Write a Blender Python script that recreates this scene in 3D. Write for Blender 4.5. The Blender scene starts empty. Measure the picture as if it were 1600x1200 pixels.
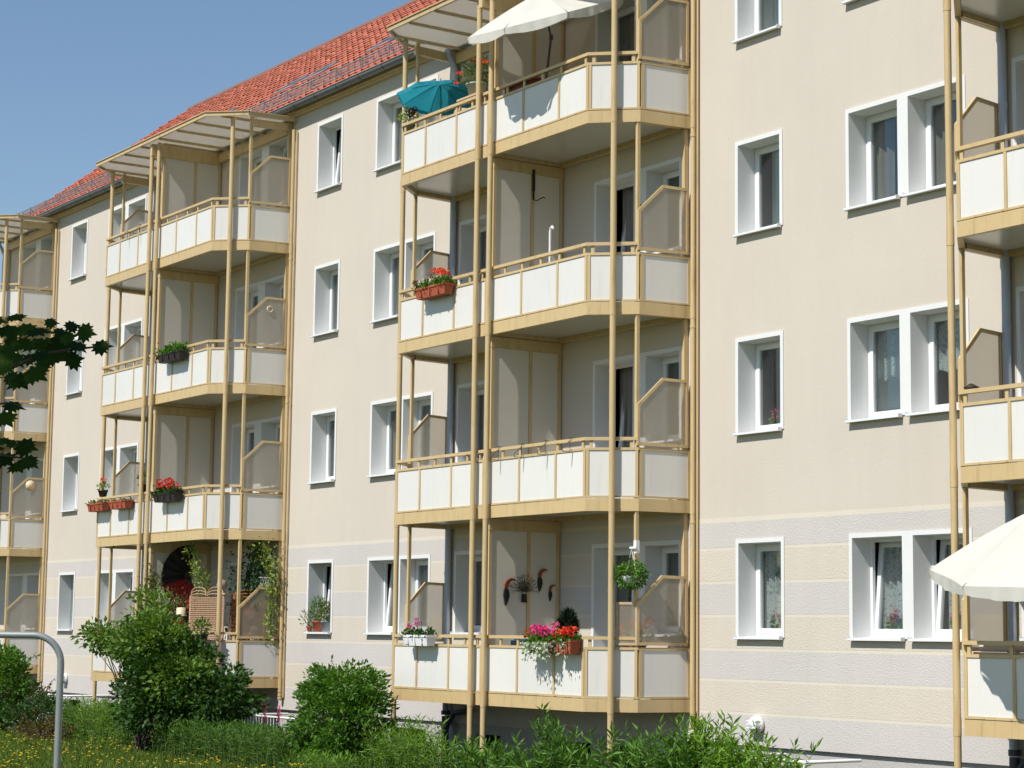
import bpy, bmesh, math, random
import numpy as np
from mathutils import Vector, Matrix, Euler

R = math.radians
scene = bpy.context.scene
col = scene.collection

# ------------------------------------------------------------------ camera
cam_d = bpy.data.cameras.new('camera')
cam = bpy.data.objects.new('camera', cam_d)
col.objects.link(cam)
cr = Vector((0.55778721, 0.82990109, 0.0117305))
cu = Vector((0.09439449, -0.07747278, 0.99251582))
cf = Vector((-0.82459875, 0.55250534, 0.12155142))
CAM = Vector((21.88023, -18.42227, 0.91553))
m = Matrix((cr, cu, -cf)).transposed().to_4x4()
m.translation = CAM
cam.matrix_world = m
cam_d.sensor_width = 36.0
cam_d.lens = 36.0 * 3210.176 / 1600.0
cam_d.clip_start = 0.1
cam_d.clip_end = 3000
scene.camera = cam

# ------------------------------------------------------------------ sky, sun, exposure
SUN_AZ, SUN_EL = R(9), R(49)          # azimuth measured from -y towards +x
sdir = Vector((math.sin(SUN_AZ) * math.cos(SUN_EL), -math.cos(SUN_AZ) * math.cos(SUN_EL), math.sin(SUN_EL)))
world = bpy.data.worlds.new('World')
scene.world = world
world.use_nodes = True
wn = world.node_tree
wn.nodes.clear()
wo = wn.nodes.new('ShaderNodeOutputWorld')
wb = wn.nodes.new('ShaderNodeBackground')
sk = wn.nodes.new('ShaderNodeTexSky')
sk.sky_type = 'NISHITA'
sk.sun_disc = False
sk.sun_elevation = SUN_EL
sk.sun_rotation = math.atan2(sdir.x, sdir.y)
sk.altitude = 200
sk.air_density = 1.2
sk.dust_density = 0.2
sk.ozone_density = 3.4
wb.inputs['Strength'].default_value = 0.104
wn.links.new(sk.outputs[0], wb.inputs[0])
wn.links.new(wb.outputs[0], wo.inputs[0])
sl = bpy.data.lights.new('sun', 'SUN')
sl.energy = 5.0
sl.angle = R(0.53)
sl.color = (1.0, 0.965, 0.91)
so = bpy.data.objects.new('sun', sl)
col.objects.link(so)
so.location = (10, -40, 50)
so.rotation_euler = (-sdir).to_track_quat('-Z', 'Y').to_euler()
scene.view_settings.view_transform = 'Standard'
scene.view_settings.look = 'None'
scene.view_settings.exposure = 0.1
scene.view_settings.gamma = 1.0
scene.cycles.use_denoising = True
scene.cycles.max_bounces = 10
scene.cycles.transparent_max_bounces = 24

# ------------------------------------------------------------------ materials
MATS = {}

def srgb(r, g, b):
    f = lambda c: (c / 255 / 12.92) if c / 255 <= 0.04045 else ((c / 255 + 0.055) / 1.055) ** 2.4
    return (f(r), f(g), f(b), 1.0)

def new_mat(name):
    mt = bpy.data.materials.new(name)
    mt.use_nodes = True
    nt = mt.node_tree
    b = nt.nodes['Principled BSDF']
    MATS[name] = mt
    return mt, nt, b

def N(nt, t, **kw):
    n = nt.nodes.new(t)
    for k, v in kw.items():
        if k in ('operation', 'blend_type', 'data_type', 'noise_dimensions', 'bands_direction', 'wave_type', 'feature'):
            setattr(n, k, v)
        else:
            n.inputs[k].default_value = v
    return n

def simple(name, c, rough=0.5, var=0.06, scale=6.0, bump=0.0, bscale=80.0, metal=0.0, spec=0.5, dirt=None):
    """paint-like material with faint blotches, optional bump and streaky dirt"""
    mt, nt, b = new_mat(name)
    L = nt.links.new
    tc = N(nt, 'ShaderNodeTexCoord')
    nz = N(nt, 'ShaderNodeTexNoise', Scale=scale, Detail=6.0, Roughness=0.6)
    L(tc.outputs['Object'], nz.inputs['Vector'])
    mx = N(nt, 'ShaderNodeMix', data_type='RGBA')
    lo = tuple(x * (1 - var * 2) for x in c[:3]) + (1,)
    hi = tuple(min(1, x * (1 + var)) for x in c[:3]) + (1,)
    mx.inputs[6].default_value = lo
    mx.inputs[7].default_value = hi
    L(nz.outputs['Fac'], mx.inputs[0])
    out = mx.outputs[2]
    if dirt:
        mp = N(nt, 'ShaderNodeMapping')
        mp.inputs['Scale'].default_value = (7, 7, 0.9)
        L(tc.outputs['Object'], mp.inputs[0])
        n2 = N(nt, 'ShaderNodeTexNoise', Scale=1.6, Detail=5.0, Roughness=0.65)
        L(mp.outputs[0], n2.inputs['Vector'])
        rp = N(nt, 'ShaderNodeMapRange')
        rp.inputs[1].default_value = 0.52
        rp.inputs[2].default_value = 0.8
        L(n2.outputs['Fac'], rp.inputs[0])
        m2 = N(nt, 'ShaderNodeMix', data_type='RGBA')
        sc = N(nt, 'ShaderNodeMath', operation='MULTIPLY')
        sc.inputs[1].default_value = dirt[1]
        L(rp.outputs[0], sc.inputs[0])
        L(sc.outputs[0], m2.inputs[0])
        L(out, m2.inputs[6])
        m2.inputs[7].default_value = dirt[0]
        out = m2.outputs[2]
    L(out, b.inputs['Base Color'])
    b.inputs['Roughness'].default_value = rough
    b.inputs['Metallic'].default_value = metal
    b.inputs['Specular IOR Level'].default_value = spec
    if bump:
        n3 = N(nt, 'ShaderNodeTexNoise', Scale=bscale, Detail=5.0, Roughness=0.7)
        L(tc.outputs['Object'], n3.inputs['Vector'])
        bp = N(nt, 'ShaderNodeBump', Strength=bump, Distance=0.01)
        L(n3.outputs['Fac'], bp.inputs['Height'])
        L(bp.outputs[0], b.inputs['Normal'])
    return mt

def stucco(name, c, grain, bump):
    mt, nt, b = new_mat(name)
    L = nt.links.new
    tc = N(nt, 'ShaderNodeTexCoord')
    n1 = N(nt, 'ShaderNodeTexNoise', Scale=0.45, Detail=5.0, Roughness=0.6)
    mp = N(nt, 'ShaderNodeMapping')
    mp.inputs['Scale'].default_value = (3.2, 3.2, 0.35)
    L(tc.outputs['Object'], mp.inputs[0])
    n2 = N(nt, 'ShaderNodeTexNoise', Scale=1.5, Detail=6.0, Roughness=0.7)
    n3 = N(nt, 'ShaderNodeTexNoise', Scale=grain, Detail=4.0, Roughness=0.75)
    n4 = N(nt, 'ShaderNodeTexVoronoi', Scale=grain * 0.8)
    L(tc.outputs['Object'], n1.inputs['Vector'])
    L(mp.outputs[0], n2.inputs['Vector'])
    L(tc.outputs['Object'], n3.inputs['Vector'])
    L(tc.outputs['Object'], n4.inputs['Vector'])
    a = N(nt, 'ShaderNodeMath', operation='MULTIPLY_ADD'); a.inputs[1].default_value = 0.9; a.inputs[2].default_value = 0.0
    L(n1.outputs['Fac'], a.inputs[0])
    s = N(nt, 'ShaderNodeMath', operation='MULTIPLY_ADD'); s.inputs[1].default_value = 0.45
    L(n2.outputs['Fac'], s.inputs[0]); L(a.outputs[0], s.inputs[2])
    s2 = N(nt, 'ShaderNodeMath', operation='MULTIPLY_ADD'); s2.inputs[1].default_value = 0.5
    L(n3.outputs['Fac'], s2.inputs[0]); L(s.outputs[0], s2.inputs[2])
    rp = N(nt, 'ShaderNodeMapRange'); rp.inputs[1].default_value = 0.5; rp.inputs[2].default_value = 1.35
    L(s2.outputs[0], rp.inputs[0])
    mx = N(nt, 'ShaderNodeMix', data_type='RGBA')
    mx.inputs[6].default_value = tuple(x * 0.89 for x in c[:3]) + (1,)
    mx.inputs[7].default_value = tuple(min(1, x * 1.06) for x in c[:3]) + (1,)
    L(rp.outputs[0], mx.inputs[0])
    L(mx.outputs[2], b.inputs['Base Color'])
    b.inputs['Roughness'].default_value = 0.95
    b.inputs['Specular IOR Level'].default_value = 0.15
    h = N(nt, 'ShaderNodeMath', operation='ADD')
    L(n3.outputs['Fac'], h.inputs[0]); L(n4.outputs['Distance'], h.inputs[1])
    bp = N(nt, 'ShaderNodeBump', Strength=bump, Distance=0.008)
    L(h.outputs[0], bp.inputs['Height'])
    L(bp.outputs[0], b.inputs['Normal'])
    return mt

def foliage(name, c1, c2, trans=0.35, rough=0.5, spec=0.3):
    mt, nt, b = new_mat(name)
    L = nt.links.new
    g = N(nt, 'ShaderNodeNewGeometry')
    oi = N(nt, 'ShaderNodeObjectInfo')
    ad = N(nt, 'ShaderNodeMath', operation='ADD')
    L(g.outputs['Random Per Island'], ad.inputs[0]); L(oi.outputs['Random'], ad.inputs[1])
    fr = N(nt, 'ShaderNodeMath', operation='FRACT'); L(ad.outputs[0], fr.inputs[0])
    mx = N(nt, 'ShaderNodeMix', data_type='RGBA')
    mx.inputs[6].default_value = c1; mx.inputs[7].default_value = c2
    L(fr.outputs[0], mx.inputs[0])
    L(mx.outputs[2], b.inputs['Base Color'])
    b.inputs['Roughness'].default_value = rough
    b.inputs['Specular IOR Level'].default_value = spec
    tr = N(nt, 'ShaderNodeBsdfTranslucent')
    br = N(nt, 'ShaderNodeMix', data_type='RGBA', blend_type='MULTIPLY'); br.inputs[0].default_value = 1.0
    br.inputs[7].default_value = (1.3, 1.25, 0.5, 1)
    L(mx.outputs[2], br.inputs[6]); L(br.outputs[2], tr.inputs['Color'])
    ms = N(nt, 'ShaderNodeMixShader'); ms.inputs[0].default_value = trans
    L(b.outputs[0], ms.inputs[1]); L(tr.outputs[0], ms.inputs[2])
    L(ms.outputs[0], nt.nodes['Material Output'].inputs['Surface'])
    return mt

stucco('stucco_cream', srgb(200, 190, 176), 45.0, 0.12)
stucco('stucco_band_cream', srgb(202, 192, 177), 62.0, 0.4)
stucco('strip_cream', srgb(208, 200, 184), 60.0, 0.1)
stucco('stucco_band_grey', srgb(195, 189, 183), 62.0, 0.4)
stucco('plinth', srgb(178, 176, 170), 30.0, 0.4)
simple('white_plaster', srgb(218, 218, 215), 0.7, 0.03, 3.0, 0.1, 120)
simple('upvc', srgb(222, 223, 223), 0.3, 0.02)
simple('tan_steel', srgb(202, 176, 128), 0.42, 0.06, 5.0, 0.05, 40, dirt=(srgb(140, 104, 60), 0.6))
simple('panel_white', srgb(219, 216, 209), 0.32, 0.02, 2.0, dirt=(srgb(190, 184, 168), 0.3))
def vary(name, amount):
    nt = MATS[name].node_tree; b = nt.nodes['Principled BSDF']; L = nt.links.new
    src = b.inputs['Base Color'].links[0].from_socket
    oi = N(nt, 'ShaderNodeObjectInfo')
    mr = N(nt, 'ShaderNodeMapRange'); mr.inputs[3].default_value = 1 - amount; mr.inputs[4].default_value = 1.0
    L(oi.outputs['Random'], mr.inputs[0])
    mx = N(nt, 'ShaderNodeMix', data_type='RGBA', blend_type='MULTIPLY'); mx.inputs[0].default_value = 1.0
    L(src, mx.inputs[6]); L(mr.outputs[0], mx.inputs[7]); L(mx.outputs[2], b.inputs['Base Color'])
vary('panel_white', 0.08)
vary('tan_steel', 0.08)
simple('panel_cream', srgb(208, 201, 186), 0.45, 0.03, 2.0)
simple('soffit', srgb(190, 187, 178), 0.22, 0.04, 2.0)
simple('zinc', srgb(140, 148, 158), 0.4, 0.1, 5.0, metal=0.1)
simple('cast_iron', srgb(62, 66, 72), 0.5, 0.1, 8.0)
simple('dark_metal', srgb(34, 32, 32), 0.4, 0.1)
simple('galvanised', srgb(150, 155, 154), 0.45, 0.12, 14.0, metal=0.35)
simple('thin_steel', srgb(70, 130, 140), 0.5, 0.05)
simple('white_metal', srgb(226, 226, 222), 0.4, 0.04)
simple('dark_void', srgb(22, 22, 24), 0.6, 0.1)
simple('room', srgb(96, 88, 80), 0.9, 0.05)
simple('terracotta', srgb(168, 84, 54), 0.75, 0.1, 12.0, 0.1, 60)
simple('dark_box', srgb(44, 36, 32), 0.6, 0.1)
simple('white_box', srgb(228, 228, 226), 0.5, 0.03)
simple('grey_pot', srgb(150, 158, 166), 0.5, 0.08)
simple('celadon_pot', srgb(150, 160, 148), 0.4, 0.08)
simple('soil', srgb(52, 40, 30), 0.95, 0.2, 20, 0.4, 50)
simple('beige_plastic', srgb(214, 192, 156), 0.4, 0.03)
simple('red_plastic', srgb(120, 40, 36), 0.5, 0.05)
simple('blue_plastic', srgb(60, 84, 120), 0.5, 0.05)
simple('wicker', srgb(176, 142, 112), 0.75, 0.2, 60, 0.8, 90)
simple('wicker_orange', srgb(196, 118, 66), 0.75, 0.2, 60, 0.8, 90)
simple('wood_pale', srgb(196, 168, 132), 0.65, 0.1, 20)
simple('fan_black', srgb(26, 20, 22), 0.6, 0.3, 14)
simple('fan_red', srgb(168, 26, 26), 0.6, 0.25, 18)
simple('bird_black', srgb(30, 32, 36), 0.35, 0.3, 40)
simple('bird_orange', srgb(146, 74, 42), 0.45, 0.15, 30)
simple('stone_bust', srgb(140, 132, 120), 0.8, 0.15, 30)
simple('bark', srgb(78, 66, 54), 0.9, 0.25, 12, 0.6, 30)
simple('stem_green', srgb(88, 102, 52), 0.7, 0.15, 12)
simple('turquoise_trim', srgb(120, 205, 215), 0.6, 0.03)
simple('ridge_clay', srgb(128, 92, 80), 0.85, 0.3, 9)
simple('gutter_zinc', srgb(104, 109, 110), 0.45, 0.15, 4.0, metal=0.1)
simple('pipe_zinc', srgb(172, 182, 196), 0.45, 0.1, 4.0)
simple('lilac_cloth', srgb(206, 190, 186), 0.8, 0.1)

# roof tile: per-tile colour jitter
def tile_mat():
    mt, nt, b = new_mat('roof_tile_clay')
    L = nt.links.new
    g = N(nt, 'ShaderNodeNewGeometry'); oi = N(nt, 'ShaderNodeObjectInfo')
    ad = N(nt, 'ShaderNodeMath', operation='ADD'); L(g.outputs['Random Per Island'], ad.inputs[0]); L(oi.outputs['Random'], ad.inputs[1])
    fr = N(nt, 'ShaderNodeMath', operation='FRACT'); L(ad.outputs[0], fr.inputs[0])
    mx = N(nt, 'ShaderNodeMix', data_type='RGBA')
    mx.inputs[6].default_value = srgb(166, 88, 66); mx.inputs[7].default_value = srgb(188, 108, 82)
    L(fr.outputs[0], mx.inputs[0])
    tc = N(nt, 'ShaderNodeTexCoord')
    nz = N(nt, 'ShaderNodeTexNoise', Scale=0.7, Detail=5.0, Roughness=0.65); L(g.outputs['Position'], nz.inputs['Vector'])
    rp = N(nt, 'ShaderNodeMapRange'); rp.inputs[1].default_value = 0.45; rp.inputs[2].default_value = 0.75; rp.inputs[4].default_value = 0.4
    L(nz.outputs['Fac'], rp.inputs[0])
    m2 = N(nt, 'ShaderNodeMix', data_type='RGBA'); L(rp.outputs[0], m2.inputs[0]); L(mx.outputs[2], m2.inputs[6]); m2.inputs[7].default_value = srgb(150, 84, 68)
    L(m2.outputs[2], b.inputs['Base Color'])
    b.inputs['Roughness'].default_value = 0.7
tile_mat()

# window glass, frosted screens, canopy sheet, lace, parasol cloth, grass ground
def glass():
    mt, nt, b = new_mat('glass')
    L = nt.links.new
    nt.nodes.remove(b)
    tr = N(nt, 'ShaderNodeBsdfTransparent'); tr.inputs[0].default_value = (0.84, 0.87, 0.86, 1)
    gl = N(nt, 'ShaderNodeBsdfGlossy', Roughness=0.02); gl.inputs[0].default_value = (1, 1, 1, 1)
    lw = N(nt, 'ShaderNodeLayerWeight', Blend=0.5)
    pw = N(nt, 'ShaderNodeMath', operation='POWER'); pw.inputs[1].default_value = 3.2
    L(lw.outputs['Facing'], pw.inputs[0])
    fr = N(nt, 'ShaderNodeMath', operation='MULTIPLY_ADD'); fr.inputs[1].default_value = 0.7; fr.inputs[2].default_value = 0.07
    L(pw.outputs[0], fr.inputs[0])
    ms = N(nt, 'ShaderNodeMixShader')
    L(fr.outputs[0], ms.inputs[0]); L(tr.outputs[0], ms.inputs[1]); L(gl.outputs[0], ms.inputs[2])
    L(ms.outputs[0], nt.nodes['Material Output'].inputs['Surface'])
glass()

def frosted(name, c, see, trans, ribs=False):
    mt, nt, b = new_mat(name)
    L = nt.links.new
    b.inputs['Base Color'].default_value = c
    b.inputs['Roughness'].default_value = 0.35
    tl = N(nt, 'ShaderNodeBsdfTranslucent'); tl.inputs[0].default_value = c
    m1 = N(nt, 'ShaderNodeMixShader'); m1.inputs[0].default_value = trans
    L(b.outputs[0], m1.inputs[1]); L(tl.outputs[0], m1.inputs[2])
    rf = N(nt, 'ShaderNodeBsdfRefraction', Roughness=0.34, IOR=1.04); rf.inputs[0].default_value = (0.9, 0.88, 0.85, 1)
    m2 = N(nt, 'ShaderNodeMixShader'); m2.inputs[0].default_value = see
    L(m1.outputs[0], m2.inputs[1]); L(rf.outputs[0], m2.inputs[2])
    tp = N(nt, 'ShaderNodeBsdfTransparent')
    m3 = N(nt, 'ShaderNodeMixShader'); m3.inputs[0].default_value = 0.12
    L(m2.outputs[0], m3.inputs[1]); L(tp.outputs[0], m3.inputs[2])
    L(m3.outputs[0], nt.nodes['Material Output'].inputs['Surface'])
    if ribs:
        tc = N(nt, 'ShaderNodeTexCoord')
        wv = N(nt, 'ShaderNodeTexWave', Scale=18.0)
        wv.bands_direction = 'Y'
        L(tc.outputs['Object'], wv.inputs['Vector'])
        bp = N(nt, 'ShaderNodeBump', Strength=0.25, Distance=0.004)
        L(wv.outputs['Fac'], bp.inputs['Height'])
        L(bp.outputs[0], b.inputs['Normal'])
frosted('frosted', srgb(224, 214, 194), 0.62, 0.5, True)
frosted('canopy_sheet', srgb(206, 200, 184), 0.25, 0.62)

def lace():
    mt, nt, b = new_mat('lace')
    L = nt.links.new
    tc = N(nt, 'ShaderNodeTexCoord')
    v = N(nt, 'ShaderNodeTexVoronoi', Scale=26.0); L(tc.outputs['Object'], v.inputs['Vector'])
    nz = N(nt, 'ShaderNodeTexNoise', Scale=9.0, Detail=4.0); L(tc.outputs['Object'], nz.inputs['Vector'])
    ad = N(nt, 'ShaderNodeMath', operation='ADD'); L(v.outputs['Distance'], ad.inputs[0]); L(nz.outputs['Fac'], ad.inputs[1])
    rp = N(nt, 'ShaderNodeMapRange'); rp.inputs[1].default_value = 0.65; rp.inputs[2].default_value = 1.05; rp.inputs[3].default_value = 0.5; rp.inputs[4].default_value = 0.97
    L(ad.outputs[0], rp.inputs[0])
    b.inputs['Base Color'].default_value = srgb(228, 231, 230)
    b.inputs['Roughness'].default_value = 0.9
    tl = N(nt, 'ShaderNodeBsdfTranslucent'); tl.inputs[0].default_value = srgb(228, 231, 230)
    m1 = N(nt, 'ShaderNodeMixShader'); m1.inputs[0].default_value = 0.4
    L(b.outputs[0], m1.inputs[1]); L(tl.outputs[0], m1.inputs[2])
    tp = N(nt, 'ShaderNodeBsdfTransparent')
    m2 = N(nt, 'ShaderNodeMixShader'); L(rp.outputs[0], m2.inputs[0]); L(tp.outputs[0], m2.inputs[1]); L(m1.outputs[0], m2.inputs[2])
    L(m2.outputs[0], nt.nodes['Material Output'].inputs['Surface'])
lace()

def cloth(name, c, trans):
    mt, nt, b = new_mat(name)
    L = nt.links.new
    tc = N(nt, 'ShaderNodeTexCoord')
    nz = N(nt, 'ShaderNodeTexNoise', Scale=4.0, Detail=5.0); L(tc.outputs['Object'], nz.inputs['Vector'])
    mx = N(nt, 'ShaderNodeMix', data_type='RGBA'); mx.inputs[6].default_value = tuple(x * 0.88 for x in c[:3]) + (1,); mx.inputs[7].default_value = c
    L(nz.outputs['Fac'], mx.inputs[0]); L(mx.outputs[2], b.inputs['Base Color'])
    b.inputs['Roughness'].default_value = 0.85
    bp = N(nt, 'ShaderNodeBump', Strength=0.25, Distance=0.05); L(nz.outputs['Fac'], bp.inputs['Height']); L(bp.outputs[0], b.inputs['Normal'])
    tl = N(nt, 'ShaderNodeBsdfTranslucent'); L(mx.outputs[2], tl.inputs[0])
    m1 = N(nt, 'ShaderNodeMixShader'); m1.inputs[0].default_value = trans
    L(b.outputs[0], m1.inputs[1]); L(tl.outputs[0], m1.inputs[2])
    L(m1.outputs[0], nt.nodes['Material Output'].inputs['Surface'])
cloth('parasol_white', srgb(228, 225, 214), 0.3)
cloth('parasol_turquoise', srgb(52, 168, 188), 0.4)
cloth('curtain_grey', srgb(150, 146, 140), 0.3)
cloth('cloth_teal', srgb(120, 190, 190), 0.2)
simple('blind_white', srgb(200, 206, 206), 0.6, 0.03)

foliage('leaf_dark', srgb(36, 62, 22), srgb(62, 98, 34), 0.28)
foliage('leaf_mid', srgb(58, 96, 30), srgb(98, 140, 48), 0.35)
foliage('leaf_bright', srgb(78, 122, 30), srgb(124, 164, 54), 0.4)
foliage('leaf_shrub', srgb(72, 102, 36), srgb(110, 140, 58), 0.35)
foliage('leaf_olive', srgb(72, 88, 34), srgb(112, 122, 56), 0.3)
foliage('leaf_brown', srgb(84, 66, 38), srgb(110, 96, 48), 0.3)
foliage('leaf_maple', srgb(32, 54, 18), srgb(62, 88, 28), 0.3, 0.7, 0.08)
foliage('leaf_yellowgreen', srgb(112, 140, 48), srgb(152, 168, 66), 0.35)
foliage('leaf_silver', srgb(150, 165, 138), srgb(190, 200, 180), 0.2)
foliage('leaf_conifer', srgb(18, 36, 22), srgb(32, 52, 30), 0.1)
foliage('grass', srgb(74, 104, 34), srgb(124, 142, 58), 0.35)
foliage('petal_red', srgb(196, 22, 20), srgb(222, 52, 36), 0.25)
foliage('petal_coral', srgb(226, 74, 44), srgb(240, 110, 70), 0.25)
foliage('petal_pink', srgb(206, 40, 120), srgb(232, 84, 160), 0.25)
foliage('petal_lilac', srgb(176, 120, 178), srgb(226, 204, 226), 0.25)
foliage('petal_white', srgb(226, 226, 220), srgb(240, 240, 236), 0.25)
foliage('petal_yellow', srgb(226, 176, 10), srgb(240, 206, 40), 0.2)
foliage('petal_maroon', srgb(110, 16, 30), srgb(150, 30, 50), 0.2)

def ground_mat():
    mt, nt, b = new_mat('lawn_ground')
    L = nt.links.new
    tc = N(nt, 'ShaderNodeTexCoord')
    n1 = N(nt, 'ShaderNodeTexNoise', Scale=0.5, Detail=8.0, Roughness=0.7); L(tc.outputs['Object'], n1.inputs['Vector'])
    n2 = N(nt, 'ShaderNodeTexNoise', Scale=25.0, Detail=5.0, Roughness=0.7); L(tc.outputs['Object'], n2.inputs['Vector'])
    mx = N(nt, 'ShaderNodeMix', data_type='RGBA'); mx.inputs[6].default_value = srgb(66, 86, 28); mx.inputs[7].default_value = srgb(104, 116, 46)
    L(n1.outputs['Fac'], mx.inputs[0])
    m2 = N(nt, 'ShaderNodeMix', data_type='RGBA'); L(n2.outputs['Fac'], m2.inputs[0]); m2.inputs[6].default_value = srgb(54, 58, 26); L(mx.outputs[2], m2.inputs[7])
    L(m2.outputs[2], b.inputs['Base Color']); b.inputs['Roughness'].default_value = 0.95
    bp = N(nt, 'ShaderNodeBump', Strength=0.8, Distance=0.05); L(n2.outputs['Fac'], bp.inputs['Height']); L(bp.outputs[0], b.inputs['Normal'])
ground_mat()

# ------------------------------------------------------------------ mesh builder
class MB:
    def __init__(s, mx=1):
        s.v = []; s.f = []; s.sm = []; s.mx = mx
    def add(s, vs, fs, smooth=False):
        o = len(s.v)
        s.v += [(x * s.mx, y, z) for x, y, z in vs]
        for f in fs:
            f = [o + i for i in f]
            s.f.append(f[::-1] if s.mx < 0 else f)
            s.sm.append(smooth)
        return s
    def box(s, x0, x1, y0, y1, z0, z1):
        vs = [(x, y, z) for z in (z0, z1) for x, y in ((x0, y0), (x1, y0), (x1, y1), (x0, y1))]
        return s.add(vs, [(3, 2, 1, 0), (4, 5, 6, 7), (0, 1, 5, 4), (1, 2, 6, 5), (2, 3, 7, 6), (3, 0, 4, 7)])
    def prism(s, pts, vec):
        n = len(pts); v = Vector(vec)
        vs = [tuple(p) for p in pts] + [tuple(Vector(p) + v) for p in pts]
        return s.add(vs, [tuple(range(n))[::-1], tuple(range(n, 2 * n))] + [(i, (i + 1) % n, n + (i + 1) % n, n + i) for i in range(n)])
    def strip(s, poly, d0, d1, z0, z1):
        """bar following a plan polyline, depth d0..d1 to its left"""
        def off(d):
            P = [Vector(p) for p in poly]; out = []
            for i, p in enumerate(P):
                ns = []
                if i > 0: e = (P[i] - P[i - 1]).normalized(); ns.append(Vector((-e.y, e.x)))
                if i < len(P) - 1: e = (P[i + 1] - P[i]).normalized(); ns.append(Vector((-e.y, e.x)))
                if len(ns) == 1: out.append(p + ns[0] * d)
                else:
                    b = (ns[0] + ns[1]).normalized(); out.append(p + b * (d / b.dot(ns[0])))
            return out
        A, B = off(d0), off(d1); n = len(A)
        vs = []
        for a, b in zip(A, B):
            vs += [(a.x, a.y, z0), (a.x, a.y, z1), (b.x, b.y, z1), (b.x, b.y, z0)]
        fs = [(0, 1, 2, 3), tuple(4 * (n - 1) + i for i in (3, 2, 1, 0))]
        for i in range(n - 1):
            o = 4 * i
            fs += [(o, o + 4, o + 5, o + 1), (o + 1, o + 5, o + 6, o + 2), (o + 2, o + 6, o + 7, o + 3), (o + 3, o + 7, o + 4, o)]
        return s.add(vs, fs)
    def segbox(s, a, b, t0, t1, d0, d1, z0, z1):
        a = Vector(a); b = Vector(b); e = (b - a).normalized(); n = Vector((-e.y, e.x))
        q = [a + e * t0 + n * d0, a + e * t1 + n * d0, a + e * t1 + n * d1, a + e * t0 + n * d1]
        return s.prism([(p.x, p.y, z0) for p in q], (0, 0, z1 - z0))
    def tube(s, pts, r, n=8, cap=True):
        P = [Vector(p) for p in pts]
        rs = r if isinstance(r, (list, tuple)) else [r] * len(P)
        vs = []; fs = []
        up = None
        for i, p in enumerate(P):
            t = (P[min(i + 1, len(P) - 1)] - P[max(i - 1, 0)]).normalized()
            if up is None:
                up = Vector((0, 0, 1)) if abs(t.z) < 0.9 else Vector((1, 0, 0))
            a = t.cross(up).normalized(); b = a.cross(t).normalized(); up = b
            for k in range(n):
                an = 2 * math.pi * k / n
                q = p + (a * math.cos(an) + b * math.sin(an)) * rs[i]
                vs.append(tuple(q))
        for i in range(len(P) - 1):
            for k in range(n):
                fs.append((i * n + k, i * n + (k + 1) % n, (i + 1) * n + (k + 1) % n, (i + 1) * n + k))
        s.add(vs, fs, True)
        if cap:
            for ring, rev in ((0, True), (len(P) - 1, False)):
                cv = vs[ring * n:(ring + 1) * n]
                s.add(cv, [tuple(range(n))[::-1] if rev else tuple(range(n))])
        return s
    def lathe(s, prof, c=(0, 0, 0), n=16):
        vs = []; fs = []
        for r, z in prof:
            for k in range(n):
                a = 2 * math.pi * k / n
                vs.append((c[0] + r * math.cos(a), c[1] + r * math.sin(a), c[2] + z))
        for i in range(len(prof) - 1):
            for k in range(n):
                fs.append((i * n + k, i * n + (k + 1) % n, (i + 1) * n + (k + 1) % n, (i + 1) * n + k))
        return s.add(vs, fs, True)
    def mesh(s, name):
        me = bpy.data.meshes.new(name)
        me.from_pydata(s.v, [], s.f)
        me.polygons.foreach_set('use_smooth', s.sm)
        me.update()
        return me

def setmat(me, mat):
    if mat and not me.materials: me.materials.append(MATS[mat])
    return me

def inst(name, me, mat=None, parent=None, loc=(0, 0, 0), rot=None, scale=None):
    """one object using (shared) mesh data"""
    setmat(me, mat)
    o = bpy.data.objects.new(name, me)
    col.objects.link(o)
    o.location = loc
    if rot: o.rotation_euler = rot
    if scale: o.scale = scale
    if parent: o.parent = parent
    return o

def part(name, mb, mat, parent, loc=(0, 0, 0), rot=None):
    return inst(name, mb.mesh(name), mat, parent, loc, rot)

def thing(name, label, cat, loc=(0, 0, 0), rot=None, group=None):
    o = bpy.data.objects.new(name, None)
    o.empty_display_size = 0.2
    col.objects.link(o)
    o.location = loc
    if rot: o.rotation_euler = rot
    o['label'] = label; o['category'] = cat
    if group: o['group'] = group
    return o

def tag(o, label, cat, group=None):
    o['label'] = label; o['category'] = cat
    if group: o['group'] = group
    return o

def np_mesh(name, V, F):
    me = bpy.data.meshes.new(name)
    V = np.asarray(V, dtype=np.float32); F = np.asarray(F, dtype=np.int32)
    me.vertices.add(len(V)); me.vertices.foreach_set('co', V.ravel())
    k = F.shape[1]
    me.loops.add(F.size); me.loops.foreach_set('vertex_index', F.ravel())
    me.polygons.add(len(F)); me.polygons.foreach_set('loop_start', np.arange(0, F.size, k, dtype=np.int32))
    me.polygons.foreach_set('loop_total', np.full(len(F), k, dtype=np.int32))
    me.update(calc_edges=True)
    return me

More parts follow.
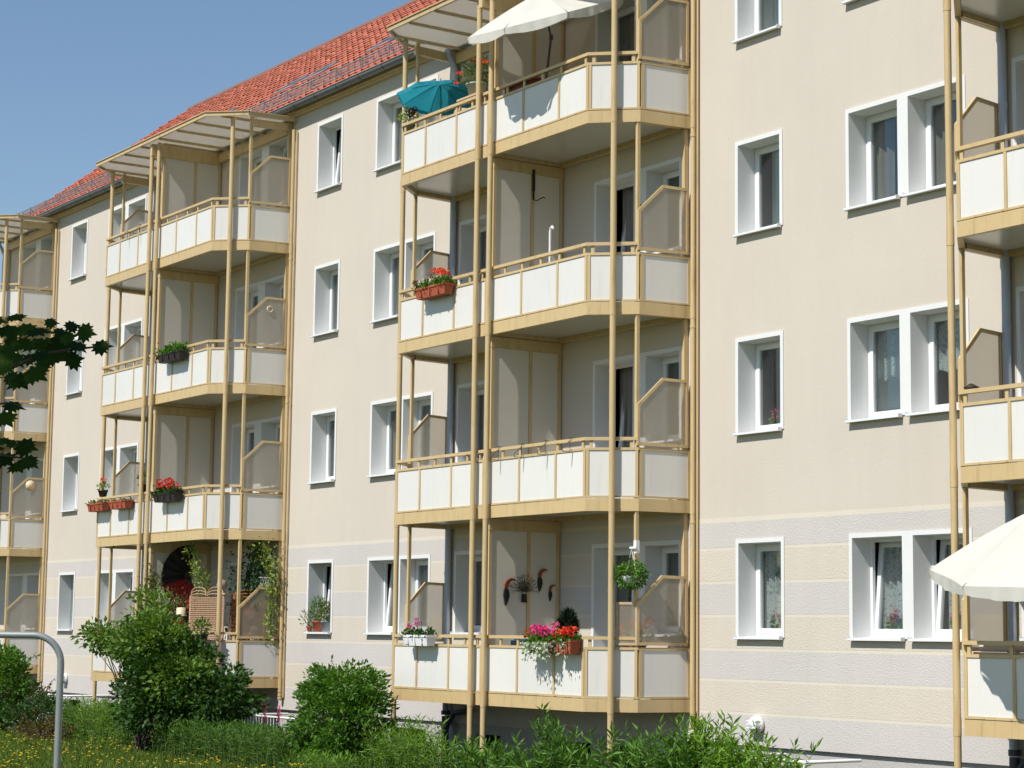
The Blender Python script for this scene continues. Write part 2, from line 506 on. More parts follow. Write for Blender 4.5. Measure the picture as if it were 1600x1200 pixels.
def leaves(name, pts, dirs, size, aspect=0.5, rng=None, fold=0.25, jit=0.35, droop=0.0):
    """one mesh of small folded leaves at pts, pointing roughly along dirs"""
    rng = rng or np.random.default_rng(1)
    P = np.asarray(pts, float); D = np.asarray(dirs, float)
    n = len(P)
    D = D + rng.normal(0, jit, (n, 3)); D[:, 2] -= droop
    D /= np.linalg.norm(D, axis=1)[:, None] + 1e-9
    U = rng.normal(0, 1, (n, 3)); U[:, 2] += 0.8
    S = np.cross(D, U); S /= np.linalg.norm(S, axis=1)[:, None] + 1e-9
    Nn = np.cross(S, D)
    L = size * rng.uniform(0.65, 1.25, n)[:, None]
    W = L * aspect * 0.5
    base = P; tip = P + D * L - Nn * L * 0.12
    mid = P + D * L * 0.45
    a = mid + S * W + Nn * W * fold; b = mid - S * W + Nn * W * fold
    V = np.stack([base, a, tip, b], 1).reshape(-1, 3)
    i = np.arange(n)[:, None] * 4
    F = np.concatenate([i + np.array([[0, 1, 2]]), i + np.array([[0, 2, 3]])], 0)
    return np_mesh(name, V, F)

def blob_points(rng, n, c, r, shell=0.55, squash_bottom=None):
    """points in an uneven ellipsoid, denser towards the outside"""
    d = rng.normal(0, 1, (n, 3)); d /= np.linalg.norm(d, axis=1)[:, None]
    t = rng.uniform(shell ** 3, 1.0, n) ** (1 / 3)
    p = d * t[:, None] * np.array(r) + np.array(c)
    return p, d

def clumps(rng, ncl, per, c, r, cr, zmin=None):
    """leaf points gathered in clumps spread through an ellipsoid"""
    cc, cd = blob_points(rng, ncl, c, r, 0.45)
    P = []; D = []
    for q, dd in zip(cc, cd):
        p, d = blob_points(rng, per, q, np.array(cr) * rng.uniform(0.6, 1.3), 0.2)
        P.append(p); D.append(d * 0.6 + dd * 0.7 + np.array([0, 0, 0.2]))
    P = np.concatenate(P); D = np.concatenate(D)
    if zmin is not None:
        k = P[:, 2] > zmin
        P = P[k]; D = D[k]
    return P, D, cc

GZ = -1.3          # ground level
H = 2.8            # storey height
PER = 12.428       # facade period
XC0 = -4.235       # centre of the middle balcony tower

# ------------------------------------------------------------------ ground
g = MB(); g.add([(-600, -600, GZ), (600, -600, GZ), (600, 600, GZ), (-600, 600, GZ)], [(0, 1, 2, 3)])
go = part('ground', g, 'lawn_ground', None); go['kind'] = 'structure'
g = MB(); g.add([(-32, -2.6, GZ + .006), (20, -2.6, GZ + .006), (20, 0.3, GZ + .006), (-32, 0.3, GZ + .006)], [(0, 1, 2, 3)])
go = part('planting_bed', g, 'soil', None); go['kind'] = 'structure'

# ------------------------------------------------------------------ apartment building
XL, XR = -29.45, 18.5
ZW0, ZW1 = -0.53, 11.09
bld = thing('apartment_building', 'cream rendered four storey apartment block with red tiled roof and white window surrounds', 'building', (0, 0, 0))

T = 2.274; SB = 0.93          # outer top of surround, sill top (ground floor)
ops = []   # (outer x0, outer x1, opening x0, x1, z0, z1, outer top, kind, p, k, idx)
for p in (-2, -1, 0, 1):
    for k in range(4):
        ox = p * PER; oz = k * H
        ops.append((ox, ox + 1.0, ox + .06, ox + .94, oz + SB, oz + T - .06, oz + T, 'S', p, k, 0))
        if p < 1:
            ops.append((ox + 2.256, ox + 3.31, ox + 2.315, ox + 3.215, oz + SB, oz + T - .06, oz + T, 'D', p, k, 0))
            ops.append((ox + 3.31, ox + 4.394, ox + 3.405, ox + 4.335, oz + SB, oz + T - .06, oz + T, 'D', p, k, 1))
TOWERS = [(XC0 - 2 * PER, 'Z'), (XC0 - PER, 'A'), (XC0, 'B'), (XC0 + PER, 'C')]
for xc, nm in TOWERS:
    for s in (1, -1):
        if nm == 'Z' and s < 0: continue
        for k in range(4):
            oz = k * H
            a = (0.865, 2.03, 0.925, 1.875, oz + .06, oz + T - .03)    # door
            b = (2.03, 3.035, 2.185, 2.975, oz + .95, oz + T - .03)    # window next to it
            for q, kd in ((a, 'door'), (b, 'BW')):
                x = [xc + s * t for t in q[:4]]
                if s < 0: x = [x[1], x[0], x[3], x[2]]
                ops.append((x[0], x[1], x[2], x[3], q[4], q[5], q[5] + .06, kd, nm, k, s))

def cells_mesh(name, x0, x1, z0, z1, holes, y, depth):
    """wall slab with rectangular openings cut through"""
    xs = sorted({x0, x1} | {h[i] for h in holes for i in (0, 1) if x0 < h[i] < x1})
    zs = sorted({z0, z1} | {h[i] for h in holes for i in (2, 3) if z0 < h[i] < z1})
    bm = bmesh.new(); vd = {}
    def gv(i, j):
        if (i, j) not in vd: vd[i, j] = bm.verts.new((xs[i], y, zs[j]))
        return vd[i, j]
    for i in range(len(xs) - 1):
        cx = (xs[i] + xs[i + 1]) / 2
        hx = [h for h in holes if h[0] < cx < h[1]]
        for j in range(len(zs) - 1):
            cz = (zs[j] + zs[j + 1]) / 2
            if any(h[2] < cz < h[3] for h in hx): continue
            bm.faces.new((gv(i, j), gv(i + 1, j), gv(i + 1, j + 1), gv(i, j + 1)))
    r = bmesh.ops.extrude_face_region(bm, geom=bm.faces[:])
    bmesh.ops.translate(bm, verts=[e for e in r['geom'] if isinstance(e, bmesh.types.BMVert)], vec=(0, depth, 0))
    bmesh.ops.recalc_face_normals(bm, faces=bm.faces)
    me = bpy.data.meshes.new(name); bm.to_mesh(me); bm.free()
    return me

holes = [(o[2] - .012, o[3] + .012, o[4] - .012, o[5] + .012) for o in ops]
wall = inst('wall', cells_mesh('wall', XL, XR, ZW0, ZW1, holes, 0.0, 0.35), 'stucco_cream', bld)
bands = [(2.165, 2.515, 'g'), (1.70, 2.125, 'c'), (1.24, 1.66, 'g'), (0.78, 1.20, 'c'), (0.36, 0.74, 'g'), (-0.08, 0.32, 'c'), (-0.53, -0.12, 'g')]
sur_holes = [(o[0] - .002, o[1] + .002, o[4] - .04, o[6] + .002) for o in ops if o[9] == 0]
for z0, z1, c in bands:
    cuts = sorted((h[0], h[1]) for h in sur_holes if h[2] <= z0 and h[3] >= z1)
    xa = XL; runs = []
    for h0, h1 in cuts:
        if h0 - xa > .01: runs.append((xa, h0))
        xa = max(xa, h1)
    runs.append((xa, XR))
    for xa, xb in runs:
        inst('plaster_band', cells_mesh('plaster_band', xa, xb, z0 + (0.004 if z0 == -0.53 else 0), z1, sur_holes, -0.0045, 0.0038), 'stucco_band_grey' if c == 'g' else 'stucco_band_cream', wall)
for z0, z1 in ((2.5155, 2.575), (2.1255, 2.1645), (1.6605, 1.6995), (1.2005, 1.2395), (.7405, .7795), (.3205, .3595), (-.1195, -.0805)):
    cuts = sorted((h[0], h[1]) for h in sur_holes if h[2] <= z0 and h[3] >= z1)
    xa = XL; runs = []
    for h0, h1 in cuts:
        if h0 - xa > .01: runs.append((xa, h0))
        xa = max(xa, h1)
    runs.append((xa, XR))
    for xa, xb in runs:
        inst('plaster_strip', cells_mesh('plaster_strip', xa, xb, z0, z1, sur_holes, -0.003, 0.0025), 'strip_cream', wall)
# other outer walls, gables, inner floors
mb = MB()
mb.box(XL, XL + .3, .352, 10.4, ZW0, ZW1); mb.box(XR - .3, XR, .352, 10.4, ZW0, ZW1); mb.box(XL, XR, 10.402, 10.7, ZW0, ZW1)
for x in (XL, XR - .3):
    mb.prism([(x, 0.0, ZW1 + .003), (x, 10.4, ZW1 + .003), (x, 5.2, 15.12)], (.3, 0, 0))
part('outer_wall', mb, 'stucco_cream', bld)
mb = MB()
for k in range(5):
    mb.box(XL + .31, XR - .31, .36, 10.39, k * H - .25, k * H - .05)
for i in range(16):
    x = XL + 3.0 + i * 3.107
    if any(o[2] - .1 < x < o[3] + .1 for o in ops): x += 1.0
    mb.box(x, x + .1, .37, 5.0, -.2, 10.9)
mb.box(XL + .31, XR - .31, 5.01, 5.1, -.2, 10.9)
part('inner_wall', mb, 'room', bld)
# plinth with basement openings
bas = [(-24.3, -23.4), (-22.0, -21.0), (-15.5, -14.9), (-9.3, -8.2), (-6.6, -5.9), (-4.05, -3.45), (-3.0, -2.4), (0.95, 1.3), (2.75, 3.75), (7.2, 7.9), (12.6, 13.3)]
pl = inst('plinth', cells_mesh('plinth', XL + .03, XR - .03, GZ - .3, ZW0 - .003, [(a, b, -1.12, -.68) for a, b in bas], .05, .3), 'plinth', bld)
for a, b in bas:
    f = part('basement_window', MB().box(a, b, .28, .30, -1.12, -.68), 'dark_void', bld)
    fm = MB().box(a, a + .03, .22, .27, -1.12, -.68).box(b - .03, b, .22, .27, -1.12, -.68).box(a + .03, b - .03, .22, .27, -.71, -.68).box(a + .03, b - .03, .22, .27, -1.12, -1.09)
    part('frame', fm, 'dark_metal', f)

# ---- windows
rng0 = random.Random(5)
def ring(mb, x0, x1, z0, z1, w, y0, y1):
    mb.box(x0, x0 + w, y0, y1, z0, z1).box(x1 - w, x1, y0, y1, z0, z1)
    mb.box(x0 + w, x1 - w, y0, y1, z1 - w, z1).box(x0 + w, x1 - w, y0, y1, z0, z0 + w)
    return mb

DRESS = {('S', 0, 0, 0): ('lace', 'flower'), ('S', 0, 1, 0): ('lace_r', 'flower'), ('S', 0, 2, 0): ('blind_r',), ('S', 0, 3, 0): ('blind',),
         ('D', 0, 0, 0): ('tilt', 'lace', 'flower'), ('D', 0, 0, 1): ('tilt', 'lace', 'flower'), ('D', 0, 1, 0): ('lace_top', 'blind'), ('D', 0, 1, 1): ('lace_top',),
         ('D', 0, 2, 0): ('drape_l',), ('D', 0, 2, 1): ('drape_l',), ('S', -1, 3, 0): ('tilt', 'drape'), ('S', -1, 2, 0): ('blind',), ('S', -1, 1, 0): ('drape',),
         ('S', -1, 0, 0): ('tilt', 'drape_l'), ('D', -1, 0, 0): ('tilt', 'drape_l'), ('D', -1, 0, 1): ('drape',), ('D', -1, 1, 0): ('drape',), ('D', -1, 1, 1): ('drape',),
         ('D', -1, 2, 0): ('blind',), ('D', -1, 3, 0): ('drape_l',), ('S', -2, 1, 0): ('tilt', 'drape'), ('S', -2, 0, 0): ('shutter',)}
for (ox0, ox1, x0, x1, z0, z1, ot, kd, p, k, ix) in ops:
    sm = MB()
    zb = z0 - .012
    if kd != 'door' : zb0 = z0
    else: zb0 = z0
    sm.box(ox0, x0, -.016, -.0005, zb0, ot).box(x1, ox1, -.016, -.0005, zb0, ot).box(x0, x1, -.016, -.0005, z1, ot)
    sm.box(x0 - .0115, x0, .0, .349, z0, z1 + .011).box(x1, x1 + .0115, .0, .349, z0, z1 + .011).box(x0, x1, .0, .349, z1, z1 + .0115)
    if kd == 'door': sm.box(x0, x1, .0, .349, z0 - .0115, z0 - .001)
    w = part('balcony_door' if kd == 'door' else 'window', sm, 'white_plaster', bld)
    dress = DRESS.get((kd, p, k, ix), ())
    if kd == 'door':
        dress = ('tilt', 'drape') if (p, k) in (('B', 1), ('B', 2)) else ('drape',)
    elif kd == 'BW':
        dress = ('drape',)
    elif not dress:
        dress = (rng0.choice(['drape', 'lace', 'blind']),)
    yf = .30
    if kd != 'door':
        sl_ = MB()
        # sloping sill board, a nose with a small lip and end caps
        sl_.prism([(x0 + .001, yf, z0 + .022), (x0 + .001, -.018, z0 + .006), (x0 + .001, -.018, z0 + .001), (x0 + .001, yf, z0 + .001)], (x1 - x0 - .002, 0, 0))
        sl_.box(x0 - .03, x1 + .03, -.085, -.0185, z0 - .026, z0 + .003)
        sl_.box(x0 - .036, x0 - .03, -.09, -.0185, z0 - .03, z0 + .022).box(x1 + .03, x1 + .036, -.09, -.0185, z0 - .03, z0 + .022)
        part('window_sill', sl_, 'upvc', w)
    zf = z0 + (.022 if kd != 'door' else 0)
    part('frame', ring(MB(), x0 + .001, x1 - .001, zf, z1 - .001, .045, yf, yf + .045), 'upvc', w)
    sx0, sx1, sz0, sz1 = x0 + .035, x1 - .035, zf + .035, z1 - .035
    if kd == 'door': sz0 = zf + .02
    sash = ring(MB(), 0, sx1 - sx0, 0, sz1 - sz0, .068, -.012, .046)
    if kd == 'door': sash.box(.068, sx1 - sx0 - .068, -.008, .03, .068, .55)
    rot = (R(-5.5), 0, 0) if 'tilt' in dress else None
    so_ = part('sash', sash, 'upvc', w, (sx0, yf + (.03 if rot else 0), sz0), rot)
    gz0 = .55 if kd == 'door' else .06
    part('pane', MB().box(.06, sx1 - sx0 - .06, .012, .020, gz0, sz1 - sz0 - .06), 'glass', w, (sx0, yf + (.03 if rot else 0), sz0), rot)
    yc = yf + (.17 if 'tilt' in dress else .10)
    def sheet(a, b, za, zb_, mat, amp=.03, nm='curtain', scal=False):
        n = max(8, int((b - a) / .025)); vs = []; fs = []
        ph = rng0.uniform(0, 6)
        for i in range(n + 1):
            x = a + (b - a) * i / n
            y = yc + amp * math.sin(i * 1.15 + ph) + .012 * math.sin(i * .37 + ph)
            zz = za + (.06 * abs(math.sin(i * .33)) if scal else 0)
            vs += [(x, y, zz), (x, y, zb_)]
        for i in range(n): fs.append((2 * i, 2 * i + 2, 2 * i + 3, 2 * i + 1))
        part(nm, MB().add(vs, fs, True), mat, w)
    a, b = x0 - .02, x1 + .02
    for d in dress:
        if d == 'lace': sheet(a + .1, b, z0 + .08, z1, 'lace')
        elif d == 'lace_r': sheet(a + .38, b, z0 + .05, z1, 'lace')
        elif d == 'lace_top': sheet(a, b, z0 + .52, z1, 'lace', scal=True)
        elif d == 'drape': sheet(a, b, z0, z1, 'curtain_grey')
        elif d == 'drape_l': sheet(a, a + .45, z0, z1, 'curtain_grey')
        elif d in ('blind', 'blind_r', 'shutter'):
            bm_ = MB(); xa = a + (.3 if d == 'blind_r' else 0); zz = z1
            y = yf + .075 if d != 'shutter' else yf - .03
            while zz > z0 + .03:
                bm_.add([(xa, y, zz), (b, y, zz), (b, y + .018, zz - .022), (xa, y + .018, zz - .022)], [(0, 1, 2, 3)])
                zz -= .027 if d != 'shutter' else .0225
            part('blind', bm_, 'blind_white', w)
        elif d == 'flower':
            rg = np.random.default_rng(int(abs(x0 * 10)) + k)
            for t in range(3):
                c = (a + (b - a) * (.35 + .26 * t), yf + .13, z0 + .13)
                part('flower_pot', MB().lathe([(.045, 0), (.06, .1), (.05, .1)], (c[0], c[1], z0 + .01), 10), 'white_box' if t % 2 else 'terracotta', w)
                P_, D_ = blob_points(rg, 120, (c[0], c[1], c[2] + .06), (.1, .06, .1), .2)
                inst('foliage', leaves('foliage', P_, D_, .06, .6, rg), 'leaf_mid', w)
                P_, D_ = blob_points(rg, 50, (c[0], c[1], c[2] + .15), (.09, .05, .08), .2)
                inst('blossom', leaves('blossom', P_, D_, .04, .9, rg), 'petal_pink' if t != 1 else 'petal_coral', w)

# ---- roof
SL = 0.78
Y_E, Z_E = -0.20, 11.10                 # eave line of the roof boarding
Y_R = 5.2; Z_R = Z_E + SL * (Y_R - Y_E)
nrm = Vector((0, -SL, 1)).normalized(); sdn = Vector((0, 1, SL)).normalized()
mb = MB()
mb.prism([(XL - .15, Y_E, Z_E), (XL - .15, Y_R, Z_R), (XL - .15, 2 * Y_R - Y_E, Z_E), (XL - .15, 2 * Y_R - Y_E, Z_E - .12), (XL - .15, Y_R, Z_R - .14), (XL - .15, Y_E, Z_E - .03)], (XR - XL + .3, 0, 0))
roof = part('roof', mb, 'bark', bld)
TW, TL_ = 0.243, 0.335
def tile_mesh():
    xs = [0, .05, .10, .145, .18, .215, TW + .012]; hs = [.036, .006, .0, .010, .052, .062, .040]
    vs = []; fs = []
    n = len(xs)
    Lq = TL_ + .06
    for t, up in ((0, .052), (Lq, .004)):
        for x, h in zip(xs, hs): vs.append((x, t, h + up))
    for i_, (x, h) in enumerate(zip(xs, hs)): vs.append((x, 0.004, h * .3 - .002 if i_ in (1, 2, 3) else h + .034))
    for i in range(n - 1):
        fs.append((i, i + 1, n + i + 1, n + i))
        fs.append((2 * n + i, 2 * n + i + 1, i + 1, i))
    return vs, fs
tv, tf = tile_mesh()
tile_me = MB().add(tv, tf).mesh('roof_tile'); setmat(tile_me, 'roof_tile_clay')
rowsN = int((Vector((Y_R - Y_E, Z_R - Z_E)).length + .05) / TL_)
ncol = int((XR - XL + .3) / TW)
sing = []; rest = []
rt = random.Random(8)
ang = math.atan(SL)
for j in range(rowsN):
    for i in range(ncol):
        x = XL - .15 + i * TW
        org = Vector((x, Y_E, Z_E)) + sdn * (j * TL_ - .07) + nrm * .012
        (sing if (-13.6 < x < -8.3 and j < 14 and len(sing) < 300) else rest).append((org, rt.uniform(-.006, .006), rt.uniform(-.012, .012)))
for org, dz, tw in sing:
    inst('roof_tile', tile_me, None, roof, org + nrm * dz, (ang, 0, tw))
tva = np.array(tv); tfa = np.array(tf)
V = []; F = []
ca, sa = math.cos(ang), math.sin(ang)
for q, (org, dz, tw) in enumerate(rest):
    lx = tva[:, 0] - tva[:, 1] * tw; ly = tva[:, 1] + tva[:, 0] * tw; lz = tva[:, 2] + dz
    V.append(np.stack([lx + org.x, ly * ca - lz * sa + org.y, ly * sa + lz * ca + org.z], 1)); F.append(tfa + q * len(tva))
o = inst('roof_tiles', np_mesh('roof_tiles', np.concatenate(V), np.concatenate(F)), 'roof_tile_clay', roof); o['kind'] = 'stuff'
# back slope: same tiles as one sheet of courses is out of sight, so plain clay boarding
mb = MB(); mb.add([(XL - .15, Y_R, Z_R + .03), (XL - .15, 2 * Y_R - Y_E, Z_E + .03), (XR + .15, 2 * Y_R - Y_E, Z_E + .03), (XR + .15, Y_R, Z_R + .03)], [(3, 2, 1, 0)])
part('back_slope', mb, 'roof_tile_clay', roof)
# ridge tiles
rv = MB()
n = 7; vs = []; fs = []
for t, r in ((0, .125), (.40, .108)):
    for i in range(n):
        a = math.pi * i / (n - 1); vs.append((t, -r * math.cos(a), r * math.sin(a) - .02))
for i in range(n - 1): fs.append((i, n + i, n + i + 1, i + 1))
rv.add(vs, fs, True); rme = rv.mesh('ridge_tile'); setmat(rme, 'ridge_clay')
x = XL - .17
while x < XR + .1:
    inst('ridge_tile', rme, None, roof, (x, Y_R, Z_R + .03 + rt.uniform(-.008, .008)), (0, R(-1.5), R(rt.uniform(-.8, .8))))
    x += .36
# verge flashing, skylights, snow guard
mb = MB(); mb.prism([(XL - .19, Y_E - .02, Z_E - .06), (XL - .19, Y_R, Z_R - .05), (XL - .19, Y_R, Z_R + .1), (XL - .19, Y_E - .02, Z_E + .1)], (.04, 0, 0))
part('verge_board', mb, 'bark', roof)
def on_roof(x, t, h): return Vector((x, Y_E, Z_E)) + sdn * t + nrm * h
for xs in (-20.6, -17.15, -15.85, -13.1):
    fr = MB(); wv, hv = .86, .55
    ring2 = ((0, .07, 0, hv), (wv - .07, wv, 0, hv), (.07, wv - .07, hv - .09, hv), (.07, wv - .07, 0, .09))
    for a, b, c, d in ring2: fr.box(a, b, c, d, -.02, .09)
    s_ = part('skylight', fr, 'zinc', roof, on_roof(xs, 2.1, .04), (ang, 0, 0))
    g_ = part('skylight_glass', MB().box(.07, wv - .07, .09, hv - .09, .05, .056), 'glass', roof, on_roof(xs, 2.1, .04), (ang, 0, 0))
sg = MB()
SGL = 3.0
for z in (.03, .26): sg.box(0, SGL, -.008, .008, z, z + .018)
for i in range(int(SGL / .06)):
    sg.box(i * .06, i * .06 + .009, -.004, .004, .045, .262)
for z in (.10, .18): sg.box(0, SGL, -.004, .004, z, z + .009)
for i in range(3):
    xx = .5 + i * 1.0
    sg.prism([(xx, .0, .22), (xx, .20, .1), (xx, .22, .1), (xx, .012, .24)], (.014, 0, 0)); sg.box(xx, xx + .014, -.02, .0, -.06, .29)
sgm = sg.mesh('snow_guard'); setmat(sgm, 'galvanised')
x = XL
while x < XR - SGL:
    inst('snow_guard', sgm, None, roof, on_roof(x, .38, .05)); x += SGL + .01
# eaves box and gutter
part('eaves', MB().box(XL - .1, XR + .1, -.135, -.001, 11.03, 11.085).box(XL - .1, XR + .1, -.08, -.001, 10.985, 11.028), 'tan_steel', bld)
gu = MB(); n = 9; vs = []; fs = []
GR = .09
for x in (XL - .15, XR + .15):
    for r in (GR, GR - .006):
        for i in range(n):
            a = math.pi * i / (n - 1); vs.append((x, -.24 + r * math.cos(a), 11.135 - r * math.sin(a)))
for i in range(n - 1):
    fs.append((i, i + 1, 2 * n + i + 1, 2 * n + i)); fs.append((n + i + 1, n + i, 3 * n + i, 3 * n + i + 1))
fs += [(0, 2 * n, 3 * n, n), (n - 1, 2 * n - 1, 4 * n - 1, 3 * n - 1)]
gu.add(vs, fs, True)
gu.tube([(XL - .15, -.24 - GR, 11.142), (XR + .15, -.24 - GR, 11.142)], .012, 6)
gut = part('gutter', gu, 'gutter_zinc', bld)
bk = MB()
for i in range(n - 1):
    a0 = math.pi * i / (n - 1); a1 = math.pi * (i + 1) / (n - 1); r = GR + .004
    bk.add([(0, -.24 + r * math.cos(a0), 11.135 - r * math.sin(a0)), (.03, -.24 + r * math.cos(a0), 11.135 - r * math.sin(a0)), (.03, -.24 + r * math.cos(a1), 11.135 - r * math.sin(a1)), (0, -.24 + r * math.cos(a1), 11.135 - r * math.sin(a1))], [(0, 1, 2, 3)])
bkm = bk.mesh('gutter_bracket'); setmat(bkm, 'cast_iron')
x = XL + .4
while x < XR:
    inst('gutter_bracket', bkm, None, gut, (x, 0, 0)); x += .85
# downpipes with a swan neck below the gutter and a cast iron foot
for xd in (-29.3, XC0 - 3.12 - PER, XC0 - 3.12, XC0 - 3.12 + PER):
    d = MB().tube([(xd, -.24, 11.06), (xd, -.24, 10.90), (xd, -.225, 10.82), (xd, -.10, 10.62), (xd, -.085, 10.52), (xd, -.085, -.35)], .052, 12)
    for z in (9.3, 7.3, 4.6, 1.9): d.tube([(xd, -.085, z), (xd, -.085, z + .06)], .058, 12)
    dp = part('downpipe', d, 'pipe_zinc', bld)
    f = MB().tube([(xd, -.085, -.42), (xd, -.085, GZ - .05)], .062, 12).tube([(xd, -.085, -.40), (xd, -.085, -.33)], .072, 12)
    f.tube([(xd, -.085, -.62), (xd + .28, -.085, -.36), (xd + .75, -.06, -.30)], .045, 10).tube([(xd, -.085, -.55), (xd, -.085, -.62)], .072, 12)
    part('pipe_foot', f, 'cast_iron', dp)
# bulkhead lamps on the wall
for x, z in ((.48, -.23), (-24.17, -.2)):
    l = MB().lathe([(.0, .0), (.11, .0), (.12, .02), (.12, .06), (.1, .06)], (0, 0, 0), 14)
    lo_ = part('wall_lamp', l, 'white_metal', bld, (x, -.012, z), (R(90), 0, 0))
    b_ = MB().lathe([(.105, .06), (.10, .10), (.07, .14), (.0, .155)], (0, 0, 0), 14)
    for zz in (-.045, 0, .045): b_.box(-.1, .1, zz - .01, zz + .01, .06, .145)
    part('lamp_shade', b_, 'white_metal', lo_)

# ------------------------------------------------------------------ balcony towers
F_ = (2.62, -1.42); S_ = (3.14, -.86); W_ = (3.25, -.012)
ZB = -.126
line = [(0, -1.42), F_, S_, W_]
lineR = [(0, -1.42), F_, S_]
spl = [0.0, .945, 1.885, 2.62]
ME = {}
for s in (1, -1):
    fr = MB(s)
    fr.strip(line, 0, .045, .064, .090).strip(line, 0, .045, .735, .772)
    for i, x in enumerate(spl):
        a, b = (x - .022, x + .022)
        if i == 0: a, b = .004, .05
        if i == 3: a, b = x - .05, x
        fr.segbox((0, -1.42), F_, a, b, 0.001, .04, .09, .735)
    L1 = (Vector(S_) - Vector(F_)).length
    L2 = (Vector(W_) - Vector(S_)).length
    fr.segbox(F_, S_, .012, .052, .001, .04, .09, .735).segbox(F_, S_, L1 - .052, L1 - .012, .001, .04, .09, .735)
    fr.segbox(S_, W_, .02, .065, .001, .04, .09, .735).segbox(S_, W_, L2 - .05, L2 - .004, .001, .04, .09, .735)
    for x in (.15, .55, 1.0, 1.45, 1.93, 2.33): fr.tube([(x, -1.425, .077), (x, -1.419, .077)], .012, 6)
    ME['frame', s] = setmat(fr.mesh('railing_frame'), 'tan_steel')
    hr = MB(s).strip(lineR, -.012, .055, .874, .920)
    for x in (.12, .47, .93, 1.42, 1.90, 2.52): hr.segbox((0, -1.42), F_, x, x + .05, .010, .032, .772, .874)
    for x in (.06, L1 - .13): hr.segbox(F_, S_, x, x + .05, .010, .032, .772, .874)
    ME['rail', s] = setmat(hr.mesh('handrail'), 'tan_steel')
    for i in range(3):
        a = spl[i] + (.05 if i == 0 else .022); b = spl[i + 1] - (.05 if i == 2 else .022)
        ME['panel', s, i] = setmat(MB(s).segbox((0, -1.42), F_, a, b, .014, .026, .092, .733).mesh('railing_panel'), 'panel_white')
    ME['panel', s, 3] = setmat(MB(s).segbox(F_, S_, .052, L1 - .052, .014, .026, .092, .733).mesh('railing_panel'), 'panel_white')
    ME['panel', s, 4] = setmat(MB(s).segbox(S_, W_, .065, L2 - .05, .014, .026, .092, .733).mesh('railing_panel'), 'panel_white')
    # side screen
    e = (Vector(W_) - Vector(S_)).normalized(); nn = Vector((-e.y, e.x))
    def sp(t, z, d): q = Vector(S_) + e * t + nn * d; return (q.x, q.y, z)
    out = [(-.03, .80), (-.03, 1.385), (.38, 1.785), (L2 - .05, 1.775), (L2 - .05, .80)]
    inn = [(.012, .845), (.012, 1.368), (.397, 1.742), (L2 - .085, 1.733), (L2 - .085, .845)]
    sf = MB(s)
    for i in range(5):
        j = (i + 1) % 5
        sf.prism([sp(*out[i], -.012), sp(*out[j], -.012), sp(*inn[j], -.012), sp(*inn[i], -.012)], tuple(nn.to_3d() * .04))
    ME['sframe', s] = setmat(sf.mesh('screen_frame'), 'tan_steel')
    pn = MB(s).prism([sp(*q, .004) for q in inn], tuple(nn.to_3d() * .008))
    ME['screen', s] = setmat(pn.mesh('frosted_screen'), 'frosted')
    ps = MB(s).box(3.062, 3.112, -.885, -.835, .03, 2.672)
    ME['post', s] = setmat(ps.mesh('corner_post'), 'tan_steel')
    ME['wpost', s] = setmat(MB(s).box(3.12, 3.185, -.082, -.015, .03, 2.672).mesh('wall_post'), 'tan_steel')
def fullline(inset=0):
    return [(-W_[0], W_[1]), (-S_[0], S_[1]), (-F_[0], F_[1]), (F_[0], F_[1]), (S_[0], S_[1]), (W_[0], W_[1])]
ME['beam'] = setmat(MB().strip(fullline(), 0, .075, ZB, .054).mesh('fascia_beam'), 'tan_steel')
pl_ = [(-3.16, -.012), (-3.06, -.83), (-2.585, -1.34), (2.585, -1.34), (3.06, -.83), (3.16, -.012)]
ME['slab'] = setmat(MB().prism([(x, y, ZB + .07) for x, y in pl_], (0, 0, .095)).mesh('balcony_floor'), 'soffit')
ib = MB().box(-3.10, 3.10, -.10, -.014, ZB + .004, ZB + .067).box(-.06, .06, -1.34, -.102, ZB + .004, ZB + .067)
for s in (1, -1): ib.segbox((s * 3.06, -.83), (s * 3.14, -.1), 0, .72, -.03, .03, ZB + .004, ZB + .067)
ME['inner_beam'] = setmat(ib.mesh('inner_beam'), 'tan_steel')
dv = MB()
for y in (-1.335, -.63, -.085): dv.box(-.045, .045, y, y + .055, .03, 2.50)
dv.box(-.052, .052, -1.34, -.015, 2.502, 2.668)
ME['dframe'] = setmat(dv.mesh('divider_frame'), 'tan_steel')
ME['dpanel', 0] = setmat(MB().box(-.03, .03, -1.279, -.632, .04, 2.50).mesh('divider_panel'), 'panel_cream')
ME['dpanel', 1] = setmat(MB().box(-.03, .03, -.574, -.087, .04, 2.50).mesh('divider_panel'), 'panel_cream')
def pole_mesh(z0, z1, r=.043):
    p = MB().tube([(0, 0, z0), (0, 0, z1)], r, 14)
    for k in range(4):
        z = k * H
        if z + ZB > z0: p.tube([(0, 0, z + ZB - .02), (0, 0, z + .06)], r + .004, 14)
    return p
ME['pole'] = setmat(pole_mesh(GZ - .1, 10.875).mesh('steel_pole'), 'tan_steel')
wp_ = pole_mesh(-.36, 10.72, .036)
for z in (-.33, -.2): wp_.tube([(0, 0, z), (0, 0, z + .03)], .045, 12)
for k in range(4): wp_.tube([(0, 0, k * H - .28), (0, 0, k * H - .24)], .043, 12)
wp_.tube([(.055, .04, -.3), (.055, .04, 10.7)], .016, 8)
ME['wpole'] = setmat(wp_.mesh('wall_pole'), 'tan_steel')
